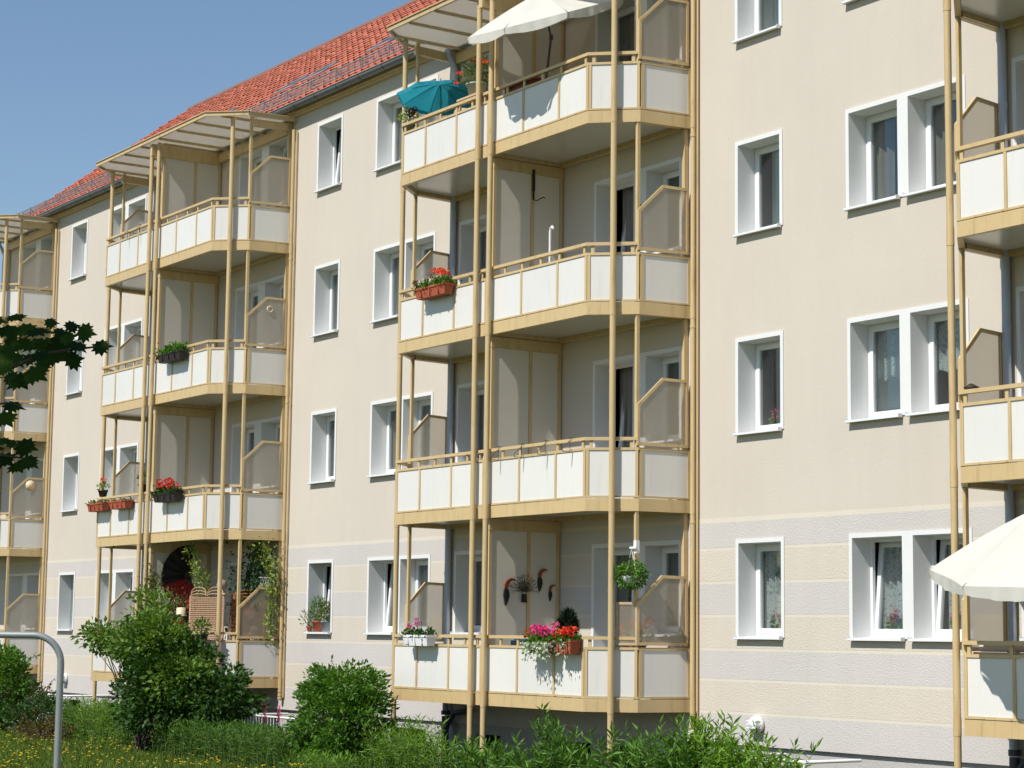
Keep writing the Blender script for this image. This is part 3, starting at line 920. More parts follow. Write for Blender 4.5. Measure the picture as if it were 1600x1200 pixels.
# canopy
Fc = (2.72, -1.68); Sc = (3.30, -1.04); Wc = (3.38, -.06)
cl = [(-Wc[0], Wc[1]), (-Sc[0], Sc[1]), (-Fc[0], Fc[1]), Fc, Sc, Wc]
cb = MB().strip(cl, 0, .035, 10.885, 10.955).strip(cl, -.02, .05, 10.957, 10.972)
ME['cedge'] = setmat(cb.mesh('canopy_edge'), 'tan_steel')
cb = MB().box(-3.1, 3.1, -.10, -.012, 10.68, 10.868)
for s in (1, -1): cb.segbox((s * 3.13, -.90), (s * 3.2, -.11), 0, .78, -.035, .035, 10.72, 10.868)
for x in (-2.9, -2.1, -1.3, -.45, .45, 1.3, 2.1, 2.9):
    y0 = -1.63 if abs(x) < 2.7 else -1.43
    cb.prism([(x - .022, y0, 10.87), (x + .022, y0, 10.87), (x + .022, -.015, 10.87), (x - .022, -.015, 10.87)], (0, 0, .045))
cb.box(-.05, .05, -1.60, -.11, 10.62, 10.868)
ME['cbeam'] = setmat(cb.mesh('canopy_beam'), 'tan_steel')
ME['csheet'] = setmat(MB().prism([(x * .985, y * .985 - .002, 10.918) for x, y in cl], (0, 0, .016)).mesh('canopy_sheet'), 'canopy_sheet')

TL = {'A': 'tan steel double balcony stack left of centre, its ground floor overgrown with plants',
      'B': 'largest tan steel double balcony stack, mid photo, with umbrellas on its top floor',
      'C': 'stack of tan steel balconies cut off by the right edge of the photo',
      'Z': 'narrow tan steel balcony stack at far left end, partly behind maple leaves'}
def build_tower(xc, nm):
    t = thing('balcony_tower', TL[nm], 'balconies', (xc, 0, GZ), group='steel balcony towers along the facade')
    def I(name, me, parent, loc=(0, 0, 0)): return inst(name, me, None, parent, loc)
    D0 = Vector((0, 0, -GZ))
    for x in (-.18, .18): I('steel_pole', ME['pole'], t, D0 + Vector((x, -1.495, 0)))
    for s in (-1, 1): I('steel_pole', ME['pole'], t, D0 + Vector((s * 2.945, -1.19, 0)))
    I('wall_pole', ME['wpole'], t, D0 + Vector((3.37, -.075, 0)))
    for k in range(4):
        b = I('balcony', ME['slab'], t, D0 + Vector((0, 0, k * H)))
        I('fascia_beam', ME['beam'], b); I('inner_beam', ME['inner_beam'], b)
        I('divider_frame', ME['dframe'], b); I('divider_panel', ME['dpanel', 0], b); I('divider_panel', ME['dpanel', 1], b)
        for s in (1, -1):
            I('railing_frame', ME['frame', s], b); I('handrail', ME['rail', s], b)
            for i in range(5): I('railing_panel', ME['panel', s, i], b)
            I('screen_frame', ME['sframe', s], b); I('frosted_screen', ME['screen', s], b)
            I('corner_post', ME['post', s], b); I('wall_post', ME['wpost', s], b)
    c = I('canopy', ME['csheet'], t, D0)
    I('canopy_edge', ME['cedge'], c); I('canopy_beam', ME['cbeam'], c)
    return t
for xc, nm in TOWERS:
    if nm != 'Z': build_tower(xc, nm)
# the narrow end stack: right half with a left cheek of its own
def half_tower(xc):
    t = thing('balcony_tower', TL['Z'], 'balconies', (xc, 0, GZ), group='steel balcony towers along the facade')
    D0 = Vector((0, 0, -GZ))
    def I(name, me, parent, loc=(0, 0, 0)): return inst(name, me, None, parent, loc)
    hl = [(0, -.012), (0, -1.42), F_, S_, W_]
    beam = setmat(MB().strip(hl, 0, .075, ZB, .054).mesh('fascia_beam'), 'tan_steel')
    slab = setmat(MB().prism([(.08, -.012, ZB + .07), (.08, -1.34, ZB + .07), (2.585, -1.34, ZB + .07), (3.06, -.83, ZB + .07), (3.16, -.012, ZB + .07)], (0, 0, .095)).mesh('balcony_floor'), 'soffit')
    cheek = setmat(MB().strip(hl[:2], 0, .045, .064, .090).strip(hl[:2], 0, .045, .735, .772).box(.0, .05, -.07, -.015, .03, 2.672).box(.0, .05, -1.42, -1.37, .772, .87).mesh('railing_frame'), 'tan_steel')
    cp = setmat(MB().box(.014, .026, -1.37, -.08, .092, .733).mesh('railing_panel'), 'panel_white')
    hr = setmat(MB().strip(hl[:2], -.012, .055, .874, .920).mesh('handrail'), 'tan_steel')
    inb = setmat(MB().box(.1, 3.1, -.10, -.014, ZB + .004, ZB + .067).mesh('inner_beam'), 'tan_steel')
    I('steel_pole', ME['pole'], t, D0 + Vector((.18, -1.495, 0))); I('steel_pole', ME['pole'], t, D0 + Vector((2.945, -1.19, 0)))
    I('wall_pole', ME['wpole'], t, D0 + Vector((3.37, -.075, 0)))
    for k in range(4):
        b = I('balcony', slab, t, D0 + Vector((0, 0, k * H)))
        I('fascia_beam', beam, b); I('railing_frame', cheek, b); I('railing_panel', cp, b); I('handrail', hr, b); I('inner_beam', inb, b)
        I('railing_frame', ME['frame', 1], b); I('handrail', ME['rail', 1], b)
        for i in range(5): I('railing_panel', ME['panel', 1, i], b)
        I('screen_frame', ME['sframe', 1], b); I('frosted_screen', ME['screen', 1], b); I('corner_post', ME['post', 1], b); I('wall_post', ME['wpost', 1], b)
    ccl = [(-.12, -.06), (-.12, -1.68), Fc, Sc, Wc]
    c = I('canopy', setmat(MB().prism([(x * .985, y * .985, 10.918) for x, y in ccl], (0, 0, .016)).mesh('canopy_sheet'), 'canopy_sheet'), t, D0)
    I('canopy_edge', setmat(MB().strip(ccl, 0, .035, 10.885, 10.955).strip(ccl, -.02, .05, 10.957, 10.972).mesh('canopy_edge'), 'tan_steel'), c)
    cb = MB().box(.1, 3.1, -.10, -.012, 10.68, 10.868).segbox((3.13, -.90), (3.2, -.11), 0, .78, -.035, .035, 10.72, 10.868)
    for x in (.45, 1.3, 2.1, 2.9): cb.box(x - .022, x + .022, -1.58 if x < 2.7 else -1.38, -.02, 10.87, 10.915)
    I('canopy_beam', setmat(cb.mesh('canopy_beam'), 'tan_steel'), c)
half_tower(TOWERS[0][0])

# ------------------------------------------------------------------ things on the balconies
RNG = np.random.default_rng(42)
def blossom_mesh(mat, r=.055, n=46, size=.034):
    rg = np.random.default_rng(sum(map(ord, mat)))
    P_, D_ = blob_points(rg, n, (0, 0, 0), (r, r, r * .75), .45)
    return setmat(leaves('blossom', P_, D_, size, .95, rg, jit=.5), mat)
BLO = {c: blossom_mesh('petal_' + c) for c in ('red', 'coral', 'pink', 'lilac', 'white', 'maroon')}

def trough(length, depth, h, taper=.03):
    """open tapered box with a rim"""
    L, D, t = length, depth, .012
    def loop(lx, dy, z): return [(-lx / 2, -dy / 2, z), (lx / 2, -dy / 2, z), (lx / 2, dy / 2, z), (-lx / 2, dy / 2, z)]
    b = MB()
    rings = [loop(L - 2 * taper, D - 2 * taper, 0), loop(L - .01, D - .01, h - .035), loop(L + .012, D + .012, h - .033), loop(L + .012, D + .012, h), loop(L - .02, D - .02, h), loop(L - .03, D - .03, h - .04)]
    vs = [p for r in rings for p in r]; fs = [(3, 2, 1, 0)]
    for i in range(len(rings) - 1):
        for j in range(4): fs.append((i * 4 + j, i * 4 + (j + 1) % 4, (i + 1) * 4 + (j + 1) % 4, (i + 1) * 4 + j))
    fs.append(tuple(4 * (len(rings) - 1) + j for j in range(4)))
    b.add(vs, fs)
    for q in (-.28, 0, .28):
        b.box(q * L - .012, q * L + .012, -D / 2 - .006, -D / 2 + .012, .02, h - .035)
    return b

def flower_box(label, x, z, length, mat, leaf, blooms, seed, fh=.14, trail=0, h=.17, depth=.19, n=520, group='flower boxes hung on the railings', y=-1.545):
    t = thing('flower_box', label, 'flower box', (x, y, z), group=group)
    part('trough', trough(length, depth, h), mat, t)
    part('soil', MB().box(-length / 2 + .016, length / 2 - .016, -depth / 2 + .016, depth / 2 - .016, h - .06, h - .03), 'soil', t)
    rg = np.random.default_rng(seed)
    if n:
        P_ = np.stack([rg.uniform(-length / 2, length / 2, n), rg.normal(0, depth * .33, n), h - .04 + np.abs(rg.normal(0, fh * .55, n))], 1)
        D_ = np.stack([P_[:, 0] * .4, P_[:, 1] * 4, np.full(n, .5)], 1)
        inst('foliage', leaves('foliage', P_, D_, .062, .75, rg), leaf, t)
    if trail:
        P_ = np.stack([rg.uniform(-length / 2, length / 2, trail), rg.normal(-depth / 2 - .015, .03, trail), h - np.abs(rg.normal(0, .11, trail))], 1)
        D_ = np.tile([[0, -.6, -.6]], (trail, 1))
        inst('trailing_foliage', leaves('trailing_foliage', P_, D_, .045, .8, rg), 'leaf_silver', t)
    for dx, dz, c, sc in blooms:
        inst('blossom', BLO[c], None, t, (dx, rg.uniform(-.09, .02), h + dz), (0, 0, rg.uniform(0, 6)), (sc, sc, sc))
        part('flower_stem', MB().tube([(dx, -.02, h - .03), (dx, -.03, h + dz)], .004, 5), 'stem_green', t)
    # hanging hooks
    hk = MB()
    for q in (-.3, .3): hk.tube([(q * length, -depth / 2 - .008, .02), (q * length, depth / 2 + .012, -.008), (q * length, depth / 2 + .012, h + .02), (q * length, depth / 2 + .09, h + .02)], .006, 6)
    part('bracket', hk, 'dark_metal', t)
    return t
rb = random.Random(11)
def bl(cols, n, length, lo=.06, hi=.2, sc=(.7, 1.15)):
    return [(-length / 2 + length * (i + .5) / n + rb.uniform(-.03, .03), rb.uniform(lo, hi), cols[i % len(cols)], rb.uniform(*sc)) for i in range(n)]
# middle tower
flower_box('long terracotta trough with white, maroon and coral flowers on the third level railing', -5.56, 6.235, .90, 'terracotta', 'leaf_mid',
           [(x - .16, z, c, s) for x, z, c, s in bl(['maroon', 'lilac', 'white', 'white'], 16, .56, .04, .15, (.6, .85))] + [(x + .22, z, c, s) for x, z, c, s in bl(['coral'], 6, .42, .13, .24, (.8, 1.15))] + [(-.42, .1, 'red', .9), (-.46, .03, 'red', .8)], 21, .14)
flower_box('white plastic trough with lilac cyclamens on the lowest middle balcony', -5.83, .74, .74, 'white_box', 'leaf_dark', [(-.25, .17, 'lilac', .6), (-.22, .13, 'pink', .6), (-.02, .24, 'pink', .55), (.0, .2, 'lilac', .65), (.05, .17, 'pink', .6), (.1, .21, 'lilac', .5)], 22, .10, n=260)
flower_box('terracotta trough with pink geraniums and trailing silver leaves on the lowest middle balcony', -2.42, .665, .66, 'terracotta', 'leaf_mid',
           bl(['pink'], 9, .42, .12, .24, (.85, 1.25)) + [(-.34, .14, 'red', .9), (-.42, .1, 'red', .8), (.31, .24, 'pink', .85)], 23, .14, trail=420)
flower_box('short terracotta trough of red geraniums beside the pink ones', -1.83, .67, .40, 'terracotta', 'leaf_mid', bl(['red', 'coral'], 9, .36, .05, .14, (.8, 1.1)), 24, .08, trail=60, h=.2)
# left tower
flower_box('dark trough with dense green foliage and no flowers, third level of left tower', -15.42, 6.235, 1.02, 'dark_box', 'leaf_mid', [], 25, .15, n=700)
flower_box('dark trough with red geraniums, second level of left tower', -15.43, 3.45, 1.0, 'dark_box', 'leaf_dark', bl(['red'], 9, .86, .12, .25, (.95, 1.35)), 26, .10)
flower_box('terracotta trough with a grey succulent, outer one of two on left tower', -18.9, 3.41, .80, 'terracotta', 'leaf_olive', [], 27, .05, n=120)
flower_box('terracotta trough without flowers, inner one of two on left tower', -17.72, 3.41, .82, 'terracotta', 'leaf_olive', [], 28, .04, n=60)

def pot_plant(name, label, cat, loc, r, h, pot, leaf, fol, n, lsize, blooms=(), group=None, seed=1, aspect=.6, rim=True):
    t = thing(name, label, cat, loc, group=group)
    part('pot', MB().lathe([(0, 0), (r * .72, 0), (r * .97, h - .03), (r * 1.08, h - .03), (r * 1.08, h), (r * .95, h), (r * .9, h - .03), (0, h - .03)], (0, 0, 0), 16), pot, t)
    rg = np.random.default_rng(seed)
    P_, D_ = blob_points(rg, n, (0, 0, h + fol[2] * .75), fol, .1)
    D_[:, 2] += .4
    inst('foliage', leaves('foliage', P_, D_, lsize, aspect, rg), leaf, t)
    st = MB()
    for i in range(5):
        q = rg.normal(0, .5, 2)
        st.tube([(0, 0, h - .04), (q[0] * fol[0] * .5, q[1] * fol[1] * .5, h + fol[2] * .7), (q[0] * fol[0], q[1] * fol[1], h + fol[2] * 1.3)], .006, 5)
    part('stem', st, 'stem_green', t)
    for x, y, z, c, s in blooms: inst('blossom', BLO[c], None, t, (x, y, h + z), None, (s, s, s))
    return t
pot_plant('potted_geranium', 'tall red geranium in a pale pot beside the turquoise umbrella', 'potted plant', (-5.02, -1.14, 9.42), .17, .22, 'celadon_pot', 'leaf_olive', (.34, .25, .24), 420, .055,
          [(-.36, -.1, .24, 'coral', .8), (-.12, 0, .42, 'red', .7), (.16, -.05, .36, 'coral', .9), (.05, 0, .3, 'red', .7), (.27, 0, .30, 'coral', .8), (-.45, -.1, .1, 'coral', .7), (.3, .1, .16, 'red', .7)], seed=31)
part('plant_table', MB().box(-.3, .3, -.2, .2, -.03, 0).box(-.27, -.24, -.17, -.14, -.98, -.03).box(.24, .27, -.17, -.14, -.98, -.03).box(-.27, -.24, .14, .17, -.98, -.03).box(.24, .27, .14, .17, -.98, -.03), 'wood_pale', None, (-5.02, -1.13, 9.418))
tag(bpy.data.objects['plant_table'], 'small wooden stand under the tall red geranium on the top balcony', 'plant stand')
pot_plant('pansy_pot', 'grey pot of dark and white pansies under the turquoise umbrella', 'potted plant', (-6.86, -1.30, 9.17), .11, .17, 'grey_pot', 'leaf_yellowgreen', (.2, .16, .13), 200, .05,
          [(.02, -.05, .26, 'white', .8), (.1, 0, .2, 'maroon', .9), (-.08, 0, .3, 'red', .7), (.2, 0, .22, 'maroon', .8), (.16, -.05, .12, 'maroon', .8), (-.04, -.08, .18, 'white', .6)], seed=32)
# small conifer on a terracotta dish
t = pot_plant('dwarf_conifer', 'dwarf dark conifer in a red dish on the lowest middle balcony', 'potted plant', (-2.45, -1.10, .76), .20, .10, 'terracotta', 'leaf_conifer', (.13, .13, .25), 2200, .07, seed=33, aspect=.2)
tag(part('plant_stool', MB().box(-.16, .16, -.16, .16, -.03, 0).box(-.14, -.11, -.14, -.11, -.72, -.03).box(.11, .14, -.14, -.11, -.72, -.03).box(-.14, -.11, .11, .14, -.72, -.03).box(.11, .14, .11, .14, -.72, -.03), 'wood_pale', None, (-2.45, -1.10, .758)), 'small wooden stool carrying the dwarf conifer on the lowest middle balcony', 'stool')
# pots on the rail of the left tower, second level
pot_plant('geranium_pot', 'small dark pot with one red geranium on left tower railing end', 'potted plant', (-19.2, -1.33, 3.74), .10, .14, 'dark_box', 'leaf_yellowgreen', (.14, .12, .10), 120, .05, [(.08, -.03, .22, 'coral', .9), (.04, 0, .17, 'red', .7)], seed=34)
pot_plant('rail_pot', 'dark pot of thin foliage on left tower railing beside the paired poles', 'potted plant', (-17.15, -1.30, 3.74), .11, .16, 'dark_box', 'leaf_olive', (.14, .12, .16), 130, .05, seed=35)
pot_plant('hanging_pot', 'small dark pot hung on the lowest railing of the overgrown balcony', 'potted plant', (-13.75, -1.52, .70), .12, .18, 'dark_box', 'leaf_mid', (.18, .15, .16), 200, .06, seed=36)
# pots on the ground floor window sill
pot_plant('sill_plant', 'feathery plant in a terracotta pot on the ground floor window sill', 'potted plant', (-12.12, .07, .945), .105, .2, 'terracotta', 'leaf_mid', (.19, .13, .26), 420, .08, seed=37, aspect=.18)
pot_plant('sill_plant', 'olive plant in a grey bucket on the ground floor window sill', 'potted plant', (-11.72, .03, .945), .105, .2, 'grey_pot', 'leaf_olive', (.2, .13, .2), 300, .06, seed=38, aspect=.5)
pot_plant('sill_plant', 'sparse arching plant at left end of the ground floor window sill', 'potted plant', (-12.30, -.01, .945), .05, .1, 'terracotta', 'leaf_olive', (.2, .15, .17), 70, .07, seed=39, aspect=.4)

# ---- parasols
def parasol(label, centre, Rr, rise, axis, cloth_m, pole_m, foot, n=8, valance=.14, pole_r=.019, phase=0.0, joint=True):
    """octagonal parasol: sagging gores, scalloped valance, ribs, stem with a tilt joint"""
    t = thing('parasol', label, 'parasol', foot, group='parasols on the balconies')
    M = Matrix.Translation(Vector(centre) - Vector(foot)) @ Vector(axis).to_track_quat('Z', 'Y').to_matrix().to_4x4()
    sub = 6; nr = 6
    vs = [tuple(M @ Vector((0, 0, rise)))]; fs = []
    cnt = n * sub
    def rim(a, t_):
        g = (a / (2 * math.pi) * n - phase) % 1.0
        ch = math.cos(math.pi / n) / math.cos((g - .5) * 2 * math.pi / n)
        sag = 1 - .10 * (1 - (2 * g - 1) ** 2) * t_
        return Rr * t_ * (ch if t_ > 0 else 1) * (1 - .03 * (1 - (2 * g - 1) ** 2)), rise * (1 - t_ ** 1.25) - .05 * Rr * (1 - (2 * g - 1) ** 2) * t_ * (1 - t_) * 2
    for i in range(1, nr + 1):
        for j in range(cnt):
            a = 2 * math.pi * j / cnt
            r, z = rim(a, i / nr)
            vs.append(tuple(M @ Vector((r * math.cos(a), r * math.sin(a), z))))
    for j in range(cnt): fs.append((0, 1 + j, 1 + (j + 1) % cnt))
    for i in range(nr - 1):
        for j in range(cnt): fs.append((1 + i * cnt + j, 1 + (i + 1) * cnt + j, 1 + (i + 1) * cnt + (j + 1) % cnt, 1 + i * cnt + (j + 1) % cnt))
    part('canopy', MB().add(vs, fs, False), cloth_m, t)
    vv = MB()
    for gidx in range(n):
        V_ = []; F2 = []
        for q in range(sub * 2 + 1):
            a = 2 * math.pi * (gidx + phase + (q / (sub * 2)) * .985 + .0075) / n
            r, z = rim(a, 1.0)
            r2 = r * .985 + .02 * math.sin(q * 2.1 + gidx)
            dz = valance * (.6 + .4 * math.sin(math.pi * q / (sub * 2)))
            V_ += [tuple(M @ Vector((r * math.cos(a), r * math.sin(a), z))), tuple(M @ Vector((r2 * 1.005 * math.cos(a), r2 * 1.005 * math.sin(a), z)) - Vector((0, 0, dz)))]
        for q in range(sub * 2): F2.append((2 * q, 2 * q + 1, 2 * q + 3, 2 * q + 2))
        vv.add(V_, F2, True)
    part('valance', vv, cloth_m, t)
    for gidx in range(n):
        a = 2 * math.pi * (gidx + phase) / n
        part('rib', MB().tube([tuple(M @ Vector((0, 0, rise - .03))), tuple(M @ Vector((Rr * .5 * math.cos(a), Rr * .5 * math.sin(a), rise * .56 - .015))), tuple(M @ Vector((Rr * .99 * math.cos(a), Rr * .99 * math.sin(a), -.005)))], .006, 5), pole_m, t)
    f = Vector((0, 0, 0)); top = M @ Vector((0, 0, rise)); jn = M @ Vector((0, 0, -.30 if joint else -.1))
    part('pole', MB().tube([tuple(f), (f.x + (jn.x - f.x) * .02, f.y, jn.z * .5), (jn.x, jn.y, jn.z)], pole_r, 10).tube([tuple(jn), tuple(top + (top - jn).normalized() * .05)], pole_r * .8, 10).tube([(jn.x, jn.y, jn.z - .05), (jn.x, jn.y, jn.z + .03)], pole_r * 1.6, 10), pole_m, t)
    return t
parasol('large white parasol with scalloped edge hanging over the top balcony railing', (-2.98, -1.22, 10.22), 1.27, .38, (.10, -.40, 1), 'parasol_white', 'dark_metal', (-2.98, -1.22, 8.44), valance=.15, phase=.2)
parasol('small tilted turquoise parasol on the top balcony', (-6.26, -1.05, 9.72), .74, .27, (-.12, .05, 1), 'parasol_turquoise', 'thin_steel', (-6.22, -1.08, 8.44), valance=.07, pole_r=.014, phase=.1, joint=False)
parasol('large white parasol at the right edge, shading the lowest right balcony', (6.92, -1.50, 1.76), 1.28, .60, (.12, -.24, 1), 'parasol_white', 'dark_metal', (6.98, -1.30, .04), valance=.15, phase=.35)

# plastic chair back behind the railing
t = thing('garden_chair', 'beige plastic garden chair behind the top railing by the turquoise umbrella', 'chair', (-5.55, -.95, 8.44))
vs = []; fs = []
for i in range(9):
    a = R(200 + i * 17.5)
    for z, rr in ((.44, .22), (.65, .25), (.86, .28)):
        vs.append((rr * math.cos(a), rr * math.sin(a) * .8, z + (.05 * math.sin(math.pi * i / 8) if z > .8 else 0)))
for i in range(8):
    for j in range(2): fs.append((3 * i + j, 3 * i + 3 + j, 3 * i + 4 + j, 3 * i + 1 + j))
part('backrest', MB().add(vs, fs, True), 'beige_plastic', t)
part('seat', MB().box(-.23, .23, -.2, .24, .40, .44), 'beige_plastic', t)
for x in (-.2, .2):
    for y in (-.17, .2): part('leg', MB().tube([(x, y, .4), (x * 1.15, y * 1.15, 0)], .02, 8), 'beige_plastic', t)
t = thing('storage_box', 'dark red storage box on the top balcony behind the railing', 'box', (-3.55, -1.15, 8.44))
part('body', MB().box(-.35, .35, -.2, .2, 0, .86), 'red_plastic', t); part('lid', MB().box(-.37, .37, -.22, .22, .86, .90), 'red_plastic', t)
tag(part('folded_tarp', MB().prism([(-.25, -.1, 0), (.28, -.1, 0), (.3, .1, 0), (-.22, .12, 0)], (0, 0, .07)).prism([(-.2, -.08, .072), (.2, -.07, .072), (.18, .09, .072), (-.18, .08, .072)], (.02, 0, .05)), 'blue_plastic', None, (-3.35, -1.22, .775)), 'blue folded tarp behind the lowest middle railing', 'tarp')
tag(part('tarp_stand', MB().box(-.3, .3, -.1, .1, .68, .73).box(-.28, -.25, -.08, .08, 0, .68).box(.25, .28, -.08, .08, 0, .68), 'wood_pale', None, (-3.35, -1.22, .04)), 'low wooden stand under the blue tarp', 'stand')

# hooks for flower boxes hung empty on the railing
hm = MB().tube([(0, .09, .0), (0, -.03, .015), (0, -.03, -.03), (0, -.16, -.14), (0, -.16, -.19)], .006, 6).tube([(0, -.03, -.03), (0, -.03, -.19), (0, -.16, -.19)], .005, 6).mesh('planter_bracket')
setmat(hm, 'dark_metal')
HK = [(-3.78, 3.72, -1.43, 'leftmost'), (-3.16, 3.72, -1.43, 'second from left'), (-2.55, 3.72, -1.43, 'third from left'), (-1.93, 3.72, -1.43, 'fourth from left')]
for x, z, y, w_ in HK:
    tag(inst('planter_bracket', hm, None, None, (x, y, z)), 'empty black planter bracket on the second level middle railing, ' + w_, 'bracket', 'empty planter brackets')
for x, w_ in ((-18.05, 'outer'), (-17.46, 'inner')):
    tag(inst('planter_bracket', hm, None, None, (x, -1.43, 9.32)), 'empty black planter bracket on left tower top railing, ' + w_ + ' of two', 'bracket', 'empty planter brackets')

# white hooked rod and wall bracket on the third level
tag(part('clothes_rod', MB().tube([(0, 0, 0), (0, 0, 1.28), (.02, 0, 1.33), (.08, -.02, 1.34), (.11, -.02, 1.30)], .02, 8), 'white_metal', None, (-2.92, -1.15, 5.64)), 'white rod with a hooked top standing on third level middle balcony', 'rod')
tag(part('lamp_bracket', MB().box(0, .02, -.022, .022, -.12, .22).box(0, .02, -.012, .012, -.26, -.12).tube([(.015, 0, -.26), (.1, 0, -.29), (.22, .04, -.25), (.26, .04, -.27)], .009, 6), 'dark_metal', None, (XC0 + .05, -.6, 7.95)), 'black bracket on the divider post under the top balcony', 'bracket')
# wrought iron ornaments on door piers
for z, lab in ((9.52, 'black iron ornament on the white door pier of the top balcony'), (6.86, 'black iron ornament on the white door pier of the third level')):
    o_ = MB(); pts = [(.025 * math.sin(i * 1.3), 0, i * .045) for i in range(12)]
    o_.tube(pts, [.006 + .012 * abs(math.sin(i * 1.9)) for i in range(12)], 6)
    tag(part('iron_ornament', o_, 'dark_metal', None, (-2.20, -.03, z)), lab, 'ornament')

# ---- lowest middle balcony: bird ornaments and wire tree on the divider
DX = XC0 + .032
def bird(label, y, z, s, rot):
    t = thing('bird_ornament', label, 'ornament', (DX, y, z), (rot, 0, 0), group='bird ornaments on the divider')
    bd = MB()
    body = [(0, -.02), (.045, -.07), (.055, -.15), (.02, -.25), (-.01, -.30), (-.025, -.24), (-.045, -.13), (-.03, -.04)]
    bd.prism([(.004, a * s, b * s) for a, b in body], (.03 * s, 0, 0))
    part('body', bd, 'bird_black', t)
    bk = [(-.03, -.03), (.02, -.03), (.035, .03), (.08, .075), (.15, .09), (.16, .105), (.08, .125), (.01, .09), (-.03, .03)]
    part('beak', MB().prism([(.006, a * s, b * s) for a, b in bk], (.035 * s, 0, 0)), 'bird_orange', t)
bird('largest toucan shaped ornament, left of the wire tree', -1.02, 1.66, 1.0, 0)
bird('upper toucan shaped ornament right of the wire tree', -.40, 1.84, .85, 0)
bird('smallest toucan shaped ornament, lowest right of the wire tree', -.20, 1.63, .62, 0)
t = thing('wire_tree', 'dark wire tree ornament between the toucan ornaments on the divider', 'ornament', (XC0 + .052, -.70, 1.42))
part('trunk', MB().prism([(.0, -.045, 0), (.0, .045, 0), (.0, .03, .13), (.0, -.03, .13)], (.03, 0, 0)), 'bird_black', t)
rr = random.Random(4)
wt = MB(); tips = []
for i in range(13):
    a = R(-95 + i * 15.8); l = rr.uniform(.16, .25)
    p1 = (.02, .02 * math.sin(a), .13 + .03); p2 = (.03, .5 * l * math.sin(a), .19 + .5 * l * math.cos(a)); p3 = (.03, l * math.sin(a) * 1.1, .19 + l * math.cos(a))
    wt.tube([p1, p2, p3], [.008, .005, .003], 5)
    for q in range(3):
        b = a + R(rr.uniform(-45, 45)); e = rr.uniform(.03, .07)
        wt.tube([p2 if q else p3, ((p2 if q else p3)[0], (p2 if q else p3)[1] + e * math.sin(b), (p2 if q else p3)[2] + e * math.cos(b))], .003, 4)
    tips += [p3, p2]
part('branch', wt, 'bark', t)
P_ = np.array(tips * 6) + RNG.normal(0, .022, (len(tips) * 6, 3)) * np.array([.2, 1, 1])
inst('wire_leaf', leaves('wire_leaf', P_, RNG.normal(0, 1, P_.shape), .022, .7, RNG), 'leaf_brown', t)

# hanging basket at the corner post
t = thing('hanging_basket', 'hanging basket of trailing green leaves by the corner post, lowest middle balcony', 'hanging basket', (-1.10, -.98, 1.62))
part('bowl', MB().lathe([(0, 0), (.08, .01), (.14, .10), (.15, .14), (.13, .14)], (0, 0, 0), 14), 'white_box', t)
P_, D_ = blob_points(RNG, 900, (0, 0, .17), (.26, .2, .20), .2)
inst('foliage', leaves('foliage', P_, D_ * np.array([1, 1, .4]), .06, .55, RNG, droop=.5), 'leaf_mid', t)
part('hanger', MB().tube([(-.12, 0, .14), (0, 0, .52)], .004, 5).tube([(.12, 0, .14), (0, 0, .52)], .004, 5).tube([(0, .12, .14), (0, 0, .52)], .004, 5).box(-.03, .12, -.015, .015, .52, .55).box(.02, .08, .02, .08, .46, .64), 'white_metal', t)
# small wind screen on the chamfer rail
t = thing('wind_screen', 'small clear wind screen with pale wooden frame on the lowest middle balcony railing', 'screen', (XC0 + 2.93, -1.09, .80), (0, 0, R(47)))
part('frame', ring(MB(), 0, .30, 0, .60, .035, -.012, .012), 'wood_pale', t)
part('pane', MB().box(.035, .265, -.003, .003, .035, .565), 'frosted', t)
t = pot_plant('geranium_pot', 'red geraniums behind the frosted screen of the lowest middle balcony', 'potted plant', (-1.55, -.55, .62), .15, .2, 'terracotta', 'leaf_mid', (.26, .18, .14), 200, .06,
              [(-.2, -.1, .2, 'coral', 1.1), (-.08, 0, .26, 'red', 1.1), (.06, 0, .22, 'coral', 1.1), (.18, .05, .26, 'red', 1.0), (.3, 0, .32, 'coral', 1.0)], seed=41)
tag(part('plant_table', MB().box(-.3, .3, -.2, .2, -.03, 0).box(-.28, -.25, -.18, -.15, -.578, -.03).box(.25, .28, -.18, -.15, -.578, -.03).box(-.28, -.25, .15, .18, -.578, -.03).box(.25, .28, .15, .18, -.578, -.03), 'white_metal', None, (-1.55, -.55, .618)), 'white table behind the frosted screen, carrying red geraniums', 'table')

# ---- overgrown ground floor balcony of the left tower
XA = XC0 - PER
def hand_fan(label, y, z, r, a0, a1, n, red):
    t = thing('wall_fan', label, 'wall fan', (XA + .034, y, z), group='paper fans on the divider')
    for i in range(n):
        b0 = R(a0 + (a1 - a0) * i / n); b1 = R(a0 + (a1 - a0) * (i + 1) / n); r0 = r * .22
        d0, d1 = (.02, .045) if i % 2 else (.045, .02)
        q = [(d0, r0 * math.cos(b0), r0 * math.sin(b0)), (d0, r * math.cos(b0), r * math.sin(b0)), (d1, r * math.cos(b1), r * math.sin(b1)), (d1, r0 * math.cos(b1), r0 * math.sin(b1))]
        part('fan_fold', MB().prism(q, (.006, 0, 0)), 'fan_red' if red(i / n) else 'fan_black', t)
        part('fan_stick', MB().tube([(.02, 0, 0), (.02 + d0, r0 * math.cos(b0), r0 * math.sin(b0))], .008, 5), 'bark', t)
hand_fan('large black and red paper fan hanging on the overgrown balcony divider', -.44, 2.02, .66, 88, 285, 20, lambda f: f > .5)
hand_fan('smaller black paper fan under the large black and red fan', -.74, .98, .52, 10, 150, 14, lambda f: False)

